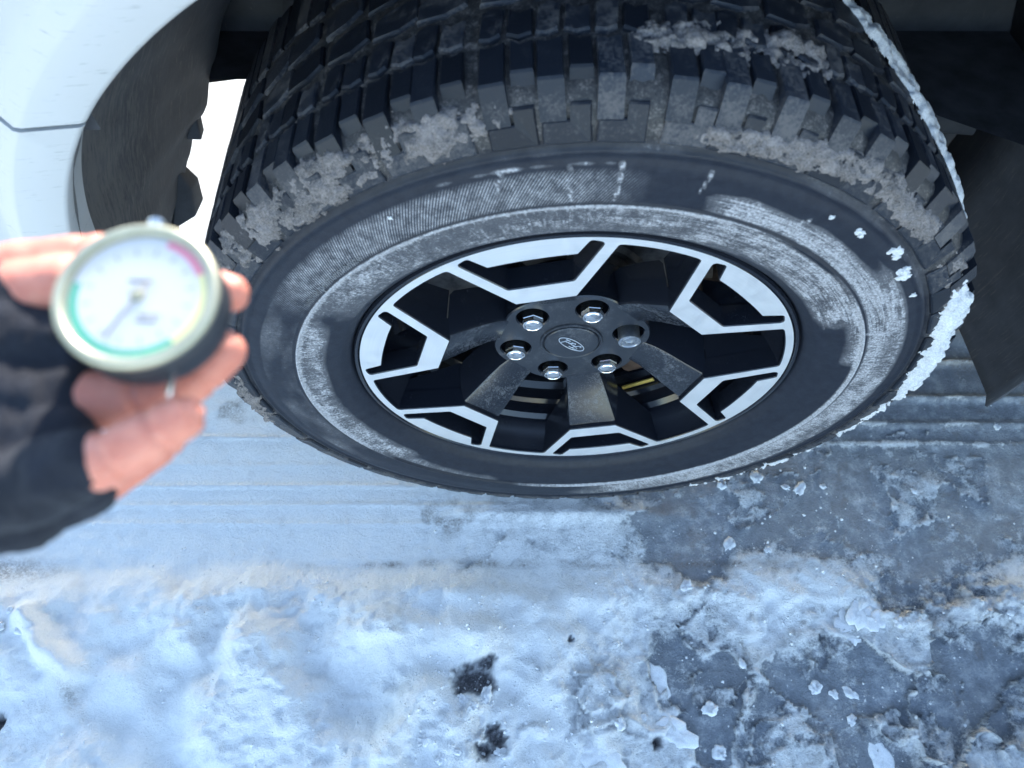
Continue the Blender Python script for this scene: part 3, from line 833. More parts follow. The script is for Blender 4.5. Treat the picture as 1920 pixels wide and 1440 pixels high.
def cap_mesh():
    prof = [(0.0370, 0.050), (0.0370, 0.0432), (0.0362, 0.0418), (0.0345, 0.0414), (0.0338, 0.0420), (0.0336, 0.0436), (0.0326, 0.0436), (0.0322, 0.0412), (0.0312, 0.0402), (0.025, 0.0397), (0.012, 0.0394), (0.0002, 0.0393)]
    V, F = lathe(prof, 72); fm = [0] * len(F)
    ang = R(136.7); ca, sa = math.cos(ang), math.sin(ang)
    def put(path, r, closed=False):
        pts = [(p[0] * ca - p[1] * sa, 0.0392, p[0] * sa + p[1] * ca) for p in path]
        if closed: pts = pts + pts[:1]
        v, f = tube(pts, r, 6)
        o = len(V); V.extend([tuple(q) for q in v]); F.extend([tuple(o + i for i in ff) for ff in f]); fm.extend([1] * len(f))
    put([(0.0196 * math.cos(t), 0.0080 * math.sin(t)) for t in np.linspace(0, 2 * math.pi, 49)[:-1]], 0.00045, True)
    s = 0.0086
    def st(pts):
        out = []
        for i in range(len(pts) - 1):
            for q in (0, .33, .66): out.append([pts[i][0] * (1 - q) + pts[i + 1][0] * q, pts[i][1] * (1 - q) + pts[i + 1][1] * q])
        out.append(list(pts[-1]))
        return [((p[0] + 0.22 * p[1] - 1.6) * s * 0.98, (p[1] - 0.45) * s * 1.05) for p in out]
    for stroke in ([(0.12, .62), (0.02, .85), (.2, 1.02), (.7, .95), (1.25, 1.02), (1.4, .92)], [(.78, .96), (.7, .5), (.5, .08), (.2, -.06), (.02, .10), (.12, .24)], [(.42, .50), (1.0, .54)],
                   [(1.35 + .24 * math.cos(t), .25 + .27 * math.sin(t)) for t in np.linspace(0, 2 * math.pi, 13)], [(1.60, .38), (1.80, .52), (1.78, .0)], [(1.79, .3), (1.95, .5), (2.15, .44)],
                   [(2.48 + .25 * math.cos(t), .24 + .26 * math.sin(t)) for t in np.linspace(0, 2 * math.pi, 13)], [(2.86, 1.02), (2.74, .5), (2.72, .08), (2.86, -.02), (3.08, .12)]):
        put(st(stroke), 0.00042)
    m = mesh('centre_cap', V, F, [M_CAP, M_EMB], True, fm)
    return fixn(m, 30)
co_ = link('centre_cap', cap_mesh(), wheel); co_['label'] = 'dark round centre cap with an oval script emblem'

# brake behind the wheel
bd = [(0.172, 0.118), (0.172, 0.148), (0.09, 0.148), (0.09, 0.135), (0.088, 0.098), (0.05, 0.096), (0.05, 0.110), (0.095, 0.112), (0.10, 0.118), (0.172, 0.118)]
link('brake_disc', fixn(mesh('brake_disc', *lathe(bd, 72), M_DISC), 30), truck, HUB)
cal = []
for q, rr in ((0.085, 0.118), (0.085, 0.19), (0.175, 0.19), (0.175, 0.118)):
    cal.append((rr, q))
Vc_ = []; nS = 14
for i in range(nS):
    a = R(-60 + 68 * i / (nS - 1))
    e = 0.012 * math.sin(math.pi * i / (nS - 1))
    for rr, q in ((0.120, 0.095), (0.130, 0.088 - e), (0.168, 0.088 - e), (0.186 + e * .4, 0.094), (0.188 + e * .4, 0.170), (0.170, 0.182), (0.120, 0.176)):
        Vc_.append((rr * math.cos(a), q, rr * math.sin(a)))
Fc_ = []
for i in range(nS - 1):
    for k in range(7): Fc_.append((i * 7 + k, i * 7 + (k + 1) % 7, (i + 1) * 7 + (k + 1) % 7, (i + 1) * 7 + k))
Fc_.append(tuple(range(7))); Fc_.append(tuple((nS - 1) * 7 + k for k in range(7)))
calo = link('brake_caliper', fixn(mesh('brake_caliper', Vc_, Fc_, M_IRON), 35), truck, HUB)
link('caliper_glint', box_mesh('caliper_glint', [(0.088, 0.078, -0.186), (0.128, 0.078, -0.160), (0.125, 0.078, -0.154), (0.085, 0.078, -0.180)], [(0.088, 0.081, -0.186), (0.128, 0.081, -0.160), (0.125, 0.081, -0.154), (0.085, 0.081, -0.180)], M_GLINT, 0.0008), calo)  # added yellow sliver standing for sunlit metal, not a real label
link('dust_shield', fixn(mesh('dust_shield', *lathe([(0.05, 0.165), (0.195, 0.165), (0.198, 0.160)], 48), M_DARK)), truck, HUB)  # widened to the barrel wall to block sun coming from behind

# ------------------------------------------------------------------ the tyre
P0 = [(.2455, .020), (.2478, .012), (.2490, .004), (.2530, -.003), (.2620, -.0100), (.2800, -.0165), (.2950, -.0193), (.3036, -.0205), (.3043, -.0226), (.3062, -.0228), (.3070, -.0207), (.3250, -.0215), (.3450, -.0205), (.3553, -.0178), (.3570, -.0190), (.3600, -.0178), (.3618, -.0140), (.3660, -.0155), (.3800, -.0125), (.3920, -.0065), (.3985, .0005), (.4025, .0100), (.4045, .0280), (.4060, .0600), (.4065, .1225)]
MIDY = 0.1225
PR = P0 + [(r, 2 * MIDY - y) for r, y in P0[-2::-1]]
prof = []
for (a, b) in zip(PR[:-1], PR[1:]):
    n = max(1, int(math.hypot(b[0] - a[0], b[1] - a[1]) / 0.0035))
    for k in range(n): prof.append((a[0] + (b[0] - a[0]) * k / n, a[1] + (b[1] - a[1]) * k / n))
prof.append(PR[-1])
NT_ = 900
Vt, Ft = lathe(prof, NT_)
_v = np.array(Vt); _r = np.hypot(_v[:, 0], _v[:, 2]); _a = np.arctan2(_v[:, 2], _v[:, 0]); _k = sst(.364, .372, _r)
_u = np.abs(_a) * 0.4 + 3 * (_a > 0); _arc = np.where(_r < .40, _r, .40 + (_v[:, 1] - .004))
_d = (0.0016 * fbm(_u * 55, _arc * 55, 211, 4, 0.65) + 0.0012 * fbm(_u * 230, _arc * 230, 217, 2)) * _k
_q = sst(.392, .4035, _r)
_s = (_r + _d * _q) / _r
Vt = np.c_[_v[:, 0] * _s, _v[:, 1] - _d * (1 - _q), _v[:, 2] * _s].tolist()
tm = mesh('tyre', Vt, Ft, M_RUB)
va = np.array(Vt); rr = np.hypot(va[:, 0], va[:, 2]); an = np.degrees(np.arctan2(va[:, 2], va[:, 0])); yy = va[:, 1]
an_ = an % 360
def aband(c, w):   # smooth window of angle centred on c degrees
    d = np.abs((an - c + 180) % 360 - 180)
    return 1 - sst(w * 0.6, w, d)
nz = fbm(an_ / 9.0, rr * 60, 201, 4)
inner_band = sst(.252, .262, rr) * (1 - sst(.3025, .304, rr))
mid_band = sst(.3065, .308, rr) * (1 - sst(.340, .352, rr))
outer_s = sst(.345, .36, rr)
dust = 0.20 + 0 * rr
dust = np.maximum(dust, inner_band * (0.60 * aband(105, 62) + 0.0))
dust = np.maximum(dust, inner_band * sst(.262, .285, rr) * 0.66 * aband(188, 48))
dust = np.maximum(dust, inner_band * 0.62 * aband(225, 38) * sst(.27, .30, rr))
dust = np.maximum(dust, (inner_band * sst(.25, .27, rr) + mid_band * (1 - sst(.325, .34, rr))) * 0.72 * aband(50, 32))
dust = np.maximum(dust, inner_band * 0.70 * aband(22, 16) * sst(.27, .3, rr))
dust = np.maximum(dust, mid_band * 0.70 * aband(-22, 84) * sst(.306, .310, rr))
dust = np.maximum(dust, mid_band * 0.42 * aband(180, 60))
dust = np.maximum(dust, mid_band * 0.40 * aband(108, 30))
dust = np.maximum(dust, (np.abs(rr - .305) < .0016) * 0.9 * np.maximum(aband(140, 100), aband(-30, 90)))
dust = np.maximum(dust, outer_s * (yy < .1) * 0.40 * aband(70, 60))
for a_, w_, r0_, r1_ in ((94.6, .45, .308, .348), (88.2, .5, .308, .350), (104.0, .45, .322, .347), (60.0, .35, .315, .345), (77, .3, .325, .350), (22, .5, .30, .336), (3.5, .6, .309, .345)):
    dd_ = np.abs((an + (rr - .33) * (60 if a_ in (60.0, 104.0) else 0) - a_ + 180) % 360 - 180)
    dust = np.maximum(dust, (0.62 + 0.5 * fbm(an_ * 3, rr * 300, 221, 2)) * (dd_ < w_ * (0.8 + 0.5 * fbm(rr * 260, an_ * 0.2, 225, 2))) * (rr > r0_) * (rr < r1_) * (yy < .1))
dust = np.maximum(dust, (np.abs(rr - .3475) < .0014) * (yy < .1) * (0.55 + 0.5 * fbm(an_ / 3, rr * 0, 223, 2)) * aband(100, 16))
mud = sst(.3640, .3675, rr)
dust = np.clip(dust + 0.16 * nz * (dust > 0.3), 0, 1)
hatch = sst(.3075, .309, rr) * (1 - sst(.338, .345, rr)) * (yy < .1) * aband(118, 36)
streak = np.clip(aband(55, 40) + 0.25, 0, 1)
for nm, arr in (('dust', dust), ('hatch', hatch), ('streak', streak), ('mud', mud)):
    at = tm.attributes.new(nm, 'FLOAT', 'POINT'); at.data.foreach_set('value', arr.astype(np.float32))
tyre = link('tyre', tm, truck, HUB)
tyre['label'] = 'all terrain tyre with dirty snow caked in its tread'

# raised sidewall pieces: text on the ring of the sidewall
def side_point(r, deg, lift=0.0):
    for (a, b) in zip(P0[:-1], P0[1:]):
        if a[0] <= r <= b[0] and b[0] > a[0]:
            q = (r - a[0]) / (b[0] - a[0]); y = a[1] + (b[1] - a[1]) * q
            return Vector((r * math.cos(R(deg)), y - lift, r * math.sin(R(deg))))
    return Vector((r * math.cos(R(deg)), -lift, r * math.sin(R(deg))))
def text_mesh(body, size):
    cu = bpy.data.curves.new('txt', 'FONT'); cu.body = body; cu.size = size; cu.extrude = 0.0; cu.resolution_u = 2
    o = bpy.data.objects.new('txt', cu); col.objects.link(o)
    dg = bpy.context.evaluated_depsgraph_get()
    m = bpy.data.meshes.new_from_object(o.evaluated_get(dg))
    bpy.data.objects.remove(o)
    return m
def sidewall_text(body, size, r0, deg0, mat, lift):
    m = text_mesh(body, size)
    for v in m.vertices:
        a = deg0 - math.degrees(v.co.x / r0)
        v.co = side_point(r0 + v.co.y, a, lift)
    m.materials.clear(); m.materials.append(mat)
    return m
M_LETTER = mat_blackpaint('salted raised letters', 0.9, 0.5, (0.05, 0.052, 0.056))
link('sidewall_lettering', sidewall_text('sional performance', 0.0125, 0.3095, 147.5, M_LETTER, 0.0009), tyre)

# tread blocks: modelled at the top of the wheel, turned into place
def cyl(s, y, r): return (r * math.sin(s / 0.4), y, r * math.cos(s / 0.4))
def block(name, low, top, r0, r1, ch=0.0016, crown=0.0):
    n = len(top)
    cx = sum(p[0] for p in top) / n; cy = sum(p[1] for p in top) / n
    V = [cyl(s, y, r0) for s, y in low]
    V += [cyl(s, y, r1 - ch) for s, y in top]
    V += [cyl(s + (cx - s) * min(1, ch * 1.2 / max(1e-6, math.hypot(cx - s, cy - y))), y + (cy - y) * min(1, ch * 1.2 / max(1e-6, math.hypot(cx - s, cy - y))), r1) for s, y in top]
    F = []
    for a in (0, n):
        for k in range(n): F.append((a + k, a + (k + 1) % n, a + n + (k + 1) % n, a + n + k))
    F.append(tuple(2 * n + k for k in range(n)))
    return fixn(mesh(name, V, F, M_BLK, False))
mm_ = 0.001
def P(*q): return [(a * mm_, b * mm_) for a, b in q]
B_A = block('tread_block', P((-20.5, -14.0), (-1.2, -14.0), (-1.2, 45), (-12, 41), (-20.5, 43)), P((-20, 0.5), (-1.8, 0.5), (-1.8, 44), (-12, 40), (-20, 42)), .3840, .4090)
B_A2 = block('tread_block', P((-21, 48), (-12, 46), (-4, 50), (-1, 80), (-10, 84), (-19, 79)), P((-20.4, 48.6), (-12, 46.6), (-4.5, 50.5), (-1.6, 79.4), (-10, 83.3), (-18.5, 78.4)), .396, .4096)
B_B2 = block('tread_block', P((-1.5, 50), (8, 45), (18.5, 48), (19.5, 77), (9, 74), (1.0, 79)), P((-0.9, 50.4), (8, 45.7), (17.9, 48.6), (18.8, 76.2), (9, 73.2), (1.5, 78.2)), .396, .4096)
B_B = block('tread_block', P((1.4, 0), (19.0, 0), (19.0, 43), (9, 40), (1.4, 46)), P((2.0, 10), (18.4, 10), (18.4, 42.3), (9, 39.3), (2.0, 45.2)), .3925, .4092)
B_I = block('tread_block', P((-21, 88), (4, 86), (20.5, 94), (18, 120.5), (-6, 118), (-20, 109)), P((-20.4, 88.7), (4, 86.7), (19.9, 94.5), (17.5, 119.8), (-6, 117.3), (-19.5, 108.4)), .396, .4098)
B_J = block('tread_block', P(*[(-s, 245 - y) for s, y in ((-21, 88), (4, 86), (20.5, 94), (18, 120.5), (-6, 118), (-20, 109))]), P(*[(-s, 245 - y) for s, y in ((-20.4, 88.7), (4, 86.7), (19.9, 94.5), (17.5, 119.8), (-6, 117.3), (-19.5, 108.4))]), .396, .4098)
B_C = block('tread_block', P(*[(-s, 245 - y) for s, y in ((-20.5, -14), (-1.2, -14), (-1.2, 78), (-20.5, 76))]), P(*[(-s, 245 - y) for s, y in ((-20, 0.5), (-1.8, 0.5), (-1.8, 77), (-20, 75))]), .3840, .4090)
B_D = block('tread_block', P(*[(-s, 245 - y) for s, y in ((1.4, 0), (19, 0), (19, 76), (1.4, 74))]), P(*[(-s, 245 - y) for s, y in ((2, 10), (18.4, 10), (18.4, 75), (2, 73))]), .3925, .4092)
def side_block():
    poly = [(-18.5, .3655), (16.5, .3655), (16.5, .3930), (2.5, .3930), (2.5, .3830), (-18.5, .3830)]
    V = []
    for lift, ins in ((-0.004, 0), (0.0022, 0.0), (0.0032, 0.0012)):
        for s, r in poly:
            cs, cr = -1.0, .3785
            s2 = s * mm_ + (ins if s < cs else -ins); r2 = r + (ins if r < cr else -ins)
            p = side_point(r2, 90)
            x = r2 * math.sin(s2 / r2); z = r2 * math.cos(s2 / r2)
            V.append((x, p.y - lift * 0.9, z + lift * 0.4))
    F = []
    for a in (0, 6):
        for k in range(6): F.append((a + k, a + (k + 1) % 6, a + 6 + (k + 1) % 6, a + 6 + k))
    F.append(tuple(12 + k for k in range(6)))
    return fixn(mesh('shoulder_block', V, F, M_BLK, False))
B_S = side_block()
NP = 58
rest = bmesh.new()
def put_block(m, name, deg):
    o = link(name, m, tyre); o.rotation_euler = (0, R(90 - deg), 0)
for k in range(NP):
    d = 360.0 * k / NP + 1.5
    dd = (d + 180) % 360 - 180
    jit = 0.5 * math.sin(k * 2.3)
    for m_, nm, lo_, hi_ in ((B_A, 'tread_block', -38, 218), (B_B, 'tread_block', -30, 210), (B_S, 'shoulder_block', -40, 220), (B_A2, 'tread_block', -5, 190), (B_B2, 'tread_block', -5, 190), (B_I, 'tread_block', -2, 187), (B_J, 'tread_block', 5, 185), (B_C, 'tread_block', 45, 172), (B_D, 'tread_block', 45, 172)):
        vis = lo_ < dd < hi_ or lo_ < dd + 360 < hi_
        off = jit + (3.1 * 0.5 if m_ in (B_J, B_C, B_D) else 0)
        if vis: put_block(m_, nm, d + off)
        else:
            t = bmesh.new(); t.from_mesh(m_)
            t.transform(Matrix.Rotation(R(90 - d - off), 4, 'Y'))
            tmp = bpy.data.meshes.new('t'); t.to_mesh(tmp); t.free(); rest.from_mesh(tmp); bpy.data.meshes.remove(tmp)
rm = bpy.data.meshes.new('tread_remainder'); rest.to_mesh(rm); rest.free(); rm.materials.append(M_BLK)
o = link('tread_remainder', rm, tyre); o['kind'] = 'stuff'
# the far front wheel, same tyre and rim, on the other side
ft = link('tyre', tm, truck, (0, W, HUB.z)); ft.rotation_euler = (0, 0, math.pi)
fr_ = link('tread_remainder', rm, ft); fr_['kind'] = 'stuff'
fw = link('wheel', wheel.data, truck, (0, W, HUB.z)); fw.rotation_euler = (0, 0, math.pi)
link('axle', tube_mesh('axle', [(0, 0.18, 0.40), (0, 0.7, 0.42), (0.02, 1.3, 0.42), (0, 1.82, 0.40)], [0.03, 0.03, 0.03, 0.03], M_DARK), truck)

# snow packed on the tyre: patches grown over the profile
arcl = [0.0]
for a, b in zip(PR[:-1], PR[1:]): arcl.append(arcl[-1] + math.hypot(b[0] - a[0], b[1] - a[1]))
arcl = np.array(arcl); prr = np.array([p[0] for p in PR]); pry = np.array([p[1] for p in PR])
def s_of(r=None, y=None):
    if r is not None: return float(np.interp(r, prr[:25], arcl[:25]))
    return float(np.interp(y, pry[20:29], arcl[20:29]))
def crust(name, a0, a1, path, amp, thr, mat, seed, label, cat='packed snow', lift0=0.0, step=0.0017, sc=30):
    """path: list of (angle, s centre, half width); grows lumps of snow where noise is high"""
    aa = np.radians(np.arange(a0, a1, math.degrees(step / 0.4)))
    c = np.interp(np.degrees(aa), [p[0] for p in path], [p[1] for p in path])
    w = np.interp(np.degrees(aa), [p[0] for p in path], [p[2] for p in path])
    nV = max(8, int(2.6 * max(w) / step))
    v = np.linspace(-1.25, 1.25, nV)
    A, Vv = np.meshgrid(aa, v, indexing='ij')
    Ss = c[:, None] + Vv * w[:, None]
    e = np.minimum(A - aa[0], aa[-1] - A) / np.radians(4.0)
    n = fbm(A * 0.4 * sc, Ss * sc, seed, 5, 0.62) + 0.75 * fbm(A * 0.4 * sc * 4, Ss * sc * 4, seed + 5, 3, 0.65)
    hgt = n - thr - 1.1 * sst(0.45, 1.2, np.abs(Vv)) - 0.9 * (1 - sst(0, 1, e))
    r = np.interp(Ss, arcl, prr); y = np.interp(Ss, arcl, pry)
    r2 = np.interp(Ss + 1e-3, arcl, prr); y2 = np.interp(Ss + 1e-3, arcl, pry)
    tr, ty = (r2 - r), (y2 - y); ln = np.hypot(tr, ty) + 1e-9
    nr, nyv = ty / ln, -tr / ln                       # outward normal of the profile
    lift = lift0 - 0.004 + amp * np.clip(hgt + 0.25, 0, 1.2)
    X = (r + nr * lift) * np.cos(A); Z = (r + nr * lift) * np.sin(A); Y = y + nyv * lift
    ok = hgt > 0.0
    idx = -np.ones(ok.size, int); keep = np.zeros(ok.shape, bool)
    faces = []
    for i in range(ok.shape[0] - 1):
        for j in range(ok.shape[1] - 1):
            if ok[i, j] or ok[i + 1, j] or ok[i, j + 1] or ok[i + 1, j + 1]:
                faces.append((i * ok.shape[1] + j, (i + 1) * ok.shape[1] + j, (i + 1) * ok.shape[1] + j + 1, i * ok.shape[1] + j + 1))
    if not faces: return
    used = sorted({q for f in faces for q in f}); mp = {q: i for i, q in enumerate(used)}
    P3 = np.c_[X.ravel(), Y.ravel(), Z.ravel()]
    m = fixn(mesh(name, P3[used], [tuple(mp[q] for q in f) for f in faces], mat))
    o = link(name, m, tyre)
    o['label'] = label; o['kind'] = 'stuff'
S_SH = s_of(r=.378); S_UP = s_of(r=.392)
crust('packed_snow', 98, 142, [(98, S_UP - .004, .010), (108, S_SH + .010, .019), (118, S_SH + .006, .022), (130, S_SH + .008, .024), (142, S_SH + .012, .024)], .0065, -0.40, M_DIRTSNOW, 301, 'brown grey snow caked between the shoulder blocks at the top of the tyre', lift0=.004, sc=46)
crust('packed_snow', 138, 205, [(138, S_SH + .014, .024), (170, S_SH + .012, .026), (205, S_SH + .008, .02)], .007, -0.10, M_DIRTSNOW, 307, 'grey snow crumbs in the front shoulder of the tyre', lift0=.003, sc=46)
crust('packed_snow', 64, 90, [(64, s_of(y=.055), .022), (76, s_of(y=.05), .024), (90, s_of(y=.045), .014)], .007, -0.42, M_DIRTSNOW, 311, 'brown grey snow slab across the tread rows at the top', lift0=.005, sc=40)
crust('packed_snow', 40, 84, [(40, S_SH + .002, .012), (58, S_SH + .006, .017), (72, S_SH, .012), (84, S_SH - .003, .008)], .007, -0.25, M_DIRTSNOW, 313, 'brown grey snow under the shoulder blocks on the rear side', lift0=.004, sc=46)
crust('packed_snow', -6, 40, [(-6, S_SH + .010, .022), (20, S_SH + .012, .02), (40, S_SH + .01, .018)], .007, -0.10, M_DIRTSNOW, 317, 'grey snow crumbs on the rear shoulder of the tyre', lift0=.003)
crust('packed_snow', 4, 66, [(4, s_of(y=.030), .004), (20, s_of(y=.045), .009), (34, s_of(y=.065), .017), (42, s_of(y=.085), .022), (50, s_of(y=.120), .020), (58, s_of(y=.165), .016), (66, s_of(y=.20), .010)], .006, -0.65, M_TYRESNOW, 331, 'white snow streak along the rear edge of the tread', lift0=.006, sc=34)
crust('packed_snow', -8, 30, [(-8, S_SH + .010, .009), (2, S_SH + .006, .015), (12, S_SH + .007, .020), (22, S_SH + .013, .017), (30, S_SH + .016, .010)], .008, -0.45, M_TYRESNOW, 337, 'thick white snow packed on the low rear shoulder of the tyre', lift0=.005, sc=40)
crust('packed_snow', -62, -4, [(-62, S_SH + .002, .007), (-30, S_SH + .003, .009), (-4, S_SH + .006, .011)], .008, -0.05, M_TYRESNOW, 341, 'thin white snow rim along the foot of the tyre', lift0=.003, sc=40)
for k, (r_, d_, sz) in enumerate(((.3545, 44, .0055), (.3555, 43, .004), (.353, 42.4, .0045), (.351, 38.5, .006), (.349, 37.4, .0055), (.352, 37.0, .004), (.3465, 52, .003), (.3475, 51.3, .0028), (.345, 51, .0024), (.345, 57.5, .0026), (.352, 31, .003), (.374, 96, .003), (.335, 120, .002))):
    bm = bmesh.new(); bmesh.ops.create_icosphere(bm, subdivisions=3, radius=sz)
    for v_ in bm.verts:
        q = v_.co * (1 / sz)
        g = 1 + 0.9 * float(fbm(np.array([q.x * 1.7 + k * 5]), np.array([q.z * 1.7 + q.y * 1.3]), 351, 4)[0])
        v_.co = Vector((v_.co.x * g, v_.co.y * 0.4 * g, v_.co.z * g))
    m = bpy.data.meshes.new('snow_crumb'); bm.to_mesh(m); bm.free(); m.materials.append(M_TYRESNOW)
    m.polygons.foreach_set('use_smooth', [True] * len(m.polygons))
    p = side_point(r_, d_)
    link('snow_crumb', m, tyre, p)

# ------------------------------------------------------------------ loose snow and ice on the ground
CH = [(0.451,-0.189),(0.273,-0.082),(0.585,0.006),(0.392,-0.300),(0.366,-0.293),(0.399,0.011),(0.378,0.013),(0.439,0.015),(0.264,-0.261),(0.114,-0.332),(0.418,-0.300),(-0.189,-0.362),(-0.144,-0.376),(-0.165,-0.385),(0.048,-0.382),(0.161,-0.355),(0.137,-0.286),(0.195,-0.149),(0.210,-0.321),(0.431,-0.208),(0.472,-0.200),(0.503,-0.204),(0.675,-0.189),(0.275,0.020),(0.333,0.031),(-0.123,-0.321),(-0.108,-0.307),(-0.139,-0.310),(-0.085,-0.376),(0.218,-0.376),(-0.807,-0.189),(-0.816,-0.212),(-0.782,-0.219),(0.080,-0.342),(0.331,-0.091),(0.755,0.121),(0.437,-0.382),(0.411,-0.335),(0.338,-0.321)]
BIG = {0: .022, 14: .022, 15: .020, 36: .016, 16: .016, 19: .018, 20: .014}
def chunk_mesh(k, sz, flat):
    """broken bit of crust: irregular outline, rough top, thin"""
    n = 22; rg = np.random.RandomState(900 + k)
    a = np.linspace(0, 2 * np.pi, n, endpoint=False)
    rr_ = sz * (1 + 0.42 * fbm(np.cos(a) * 0.9 + k * 3.1, np.sin(a) * 0.9 + k, 401, 2) + 0.30 * fbm(np.cos(a) * 3 + k, np.sin(a) * 3, 403, 2) + 0.06 * rg.randn(n))
    el = 1.0 + 0.6 * rg.rand()
    V = []
    for q, z in ((1.0, -0.5), (1.02, 0.05), (0.93, 0.55), (0.62, 0.8), (0.30, 0.85)):
        for i in range(n):
            x_, y_ = rr_[i] * q * math.cos(a[i]) * el, rr_[i] * q * math.sin(a[i])
            V.append((x_, y_, sz * flat * (z + (0.30 * rg.randn() if z > 0 else 0.0))))
    F = []
    for r_ in range(4):
        for i in range(n): F.append((r_ * n + i, r_ * n + (i + 1) % n, (r_ + 1) * n + (i + 1) % n, (r_ + 1) * n + i))
    F.append(tuple(4 * n + i for i in range(n)))
    return fixn(mesh('snow_chunk', V, F, M_SNOW))
rnd = random.Random(12)
for k, (x, y) in enumerate(CH):
    sz = BIG.get(k, rnd.uniform(.0045, .0095))
    flat = 0.12 if k in BIG else 0.45
    o = link('snow_chunk', chunk_mesh(k, sz, flat), None, (x, y, ground_z(x, y) + sz * flat * 0.25))
    o.rotation_euler = (0, 0, rnd.uniform(0, 6.28))
    if x < -0.7: tag(o, 'small snow chunk in the cracked snow by the broken left edge', 'snow chunk', 'chunks in the cracked snow')
    elif x < -0.05: tag(o, 'small white snow chunk beside the dark melt holes', 'snow chunk', 'chunks by the melt holes')
    elif y > -0.12: tag(o, 'small white snow chunk lying in the grey icy wheel track', 'snow chunk', 'chunks in the wheel track')
    elif k in BIG: tag(o, 'flat pale plate of snow lying on the bare grey ice', 'snow plate', 'snow plates on the ice')
    else: tag(o, 'small white snow chunk on the bare grey ice outside the track', 'snow chunk', 'chunks on the bare ice')

# fine crumbs nobody could count
rg = np.random.RandomState(77)
cx_ = np.concatenate([rg.normal(0.35, 0.30, 800), rg.normal(-0.10, 0.07, 260), rg.normal(-0.4, 0.28, 420)])
cy_ = np.concatenate([rg.normal(-0.22, 0.16, 800), rg.normal(-0.33, 0.06, 260), rg.normal(-0.25, 0.12, 420)])
ok_ = (cy_ < -0.05) | (cx_ > 0.25); cx_, cy_ = cx_[ok_], cy_[ok_]
cz_ = ground_fields(cx_, cy_)[0]
sz_ = 0.0008 + 0.0024 * rg.rand(len(cx_)) ** 3
OCT = np.array([(1, 0, 0), (0, 1, 0), (-1, 0, 0), (0, -1, 0), (0.2, 0.1, 0.8), (0, 0, -0.4)])
VV = []; FF = []
for i in range(len(cx_)):
    a_ = rg.rand() * 6.28; c__, s__ = math.cos(a_), math.sin(a_)
    q = OCT * sz_[i] * (0.6 + 0.8 * rg.rand(6, 1))
    b = len(VV)
    for p in q: VV.append((cx_[i] + p[0] * c__ - p[1] * s__, cy_[i] + p[0] * s__ + p[1] * c__, cz_[i] + p[2] + 0.0004))
    for k in range(4): FF.append((b + k, b + (k + 1) % 4, b + 4)); FF.append((b + (k + 1) % 4, b + k, b + 5))
tag(link('snow_crumbs', mesh('snow_crumbs', VV, FF, M_SNOW, False)), 'tiny white crumbs of snow scattered over the ice', None, kind='stuff')

# ------------------------------------------------------------------ gauge and hand, held up above the wheel
GD = 0.222                                                    # distance in front of the phone
ax_u = Vector((1, 0, 0)); ax_v = Vector((0, math.cos(R(28.5)), math.sin(R(28.5)))); ax_w = Vector((0, -math.sin(R(28.5)), math.cos(R(28.5))))
G0 = Vector((-0.1807, -0.2925, 0.9674))
FRAME = Matrix(((ax_u.x, ax_v.x, ax_w.x, G0.x), (ax_u.y, ax_v.y, ax_w.y, G0.y), (ax_u.z, ax_v.z, ax_w.z, G0.z), (0, 0, 0, 1)))

M_DIAL = None
def mat_dial():
    t = NT('gauge dial print')
    co = t.n('TexCoord').outputs['Object']
    sx = t.n('SeparateXYZ'); t.l(co, sx.inputs[0])
    x, y = sx.outputs[0], sx.outputs[1]
    r = t.math('MULTIPLY', t.math('SQRT', t.math('ADD', t.math('MULTIPLY', x, x), t.math('MULTIPLY', y, y))), 1000.0 / 0.88)
    a = t.math('MULTIPLY', t.math('ARCTAN2', y, x), 180 / math.pi)
    def win(v, lo, hi):
        return t.math('MULTIPLY', t.math('GREATER_THAN', v, lo), t.math('LESS_THAN', v, hi))
    ring = win(r, 19.8, 22.4)
    c = (0.60, 0.60, 0.60)
    green = t.math('MAXIMUM', win(a, -180, -50), win(a, 168, 181))
    c = t.mix(t.math('MULTIPLY', ring, green), c, (0.08, 0.42, 0.28))
    c = t.mix(t.math('MULTIPLY', ring, win(a, -50, 24)), c, (0.78, 0.72, 0.34))
    c = t.mix(t.math('MULTIPLY', ring, win(a, 24, 72)), c, (0.74, 0.22, 0.30))
    ph = t.math('ABSOLUTE', t.math('SUBTRACT', t.math('MODULO', t.math('ADD', a, 360.0), 22.5), 11.25))
    tick = t.math('MULTIPLY', win(r, 15.4, 18.4), t.math('LESS_THAN', ph, 1.6))
    c = t.mix(tick, c, (0.38, 0.38, 0.39))
    return t.out(c, 0.5)
gauge = empty('tread_depth_gauge')
gauge.matrix_world = FRAME @ Matrix.Rotation(R(-21), 4, 'X') @ Matrix.Rotation(R(3), 4, 'Y')
tag(gauge, 'round dial tread depth gauge with green, yellow and red scale held in the hand', 'gauge')
def lathe_z(prof, n=64):
    V = []
    for i in range(n):
        a = 2 * math.pi * i / n
        for r, z in prof: V.append((r * math.cos(a), r * math.sin(a), z))
    return V, grid(n, len(prof), True)
M_BEZEL = plain('gauge bezel', (0.46, 0.43, 0.31), 0.38, 0.6, 0.5, 120, 0.12)
M_CASE = plain('gauge black boot', (0.022, 0.024, 0.030), 0.5)
M_INK = plain('dial ink', (0.36, 0.34, 0.33), 0.6)
mk = 0.001
GS = 0.88
def mmp(p): return [(a * mk * GS, b * mk * GS) for a, b in p]
link('case', fixn(mesh('case', *lathe_z(mmp([(0.1, -19), (22, -19), (25.0, -17.5), (26.8, -13), (27.2, -4), (26.3, -2.6), (26.9, -1.6), (26.9, 0.6)])), M_CASE), 40), gauge)
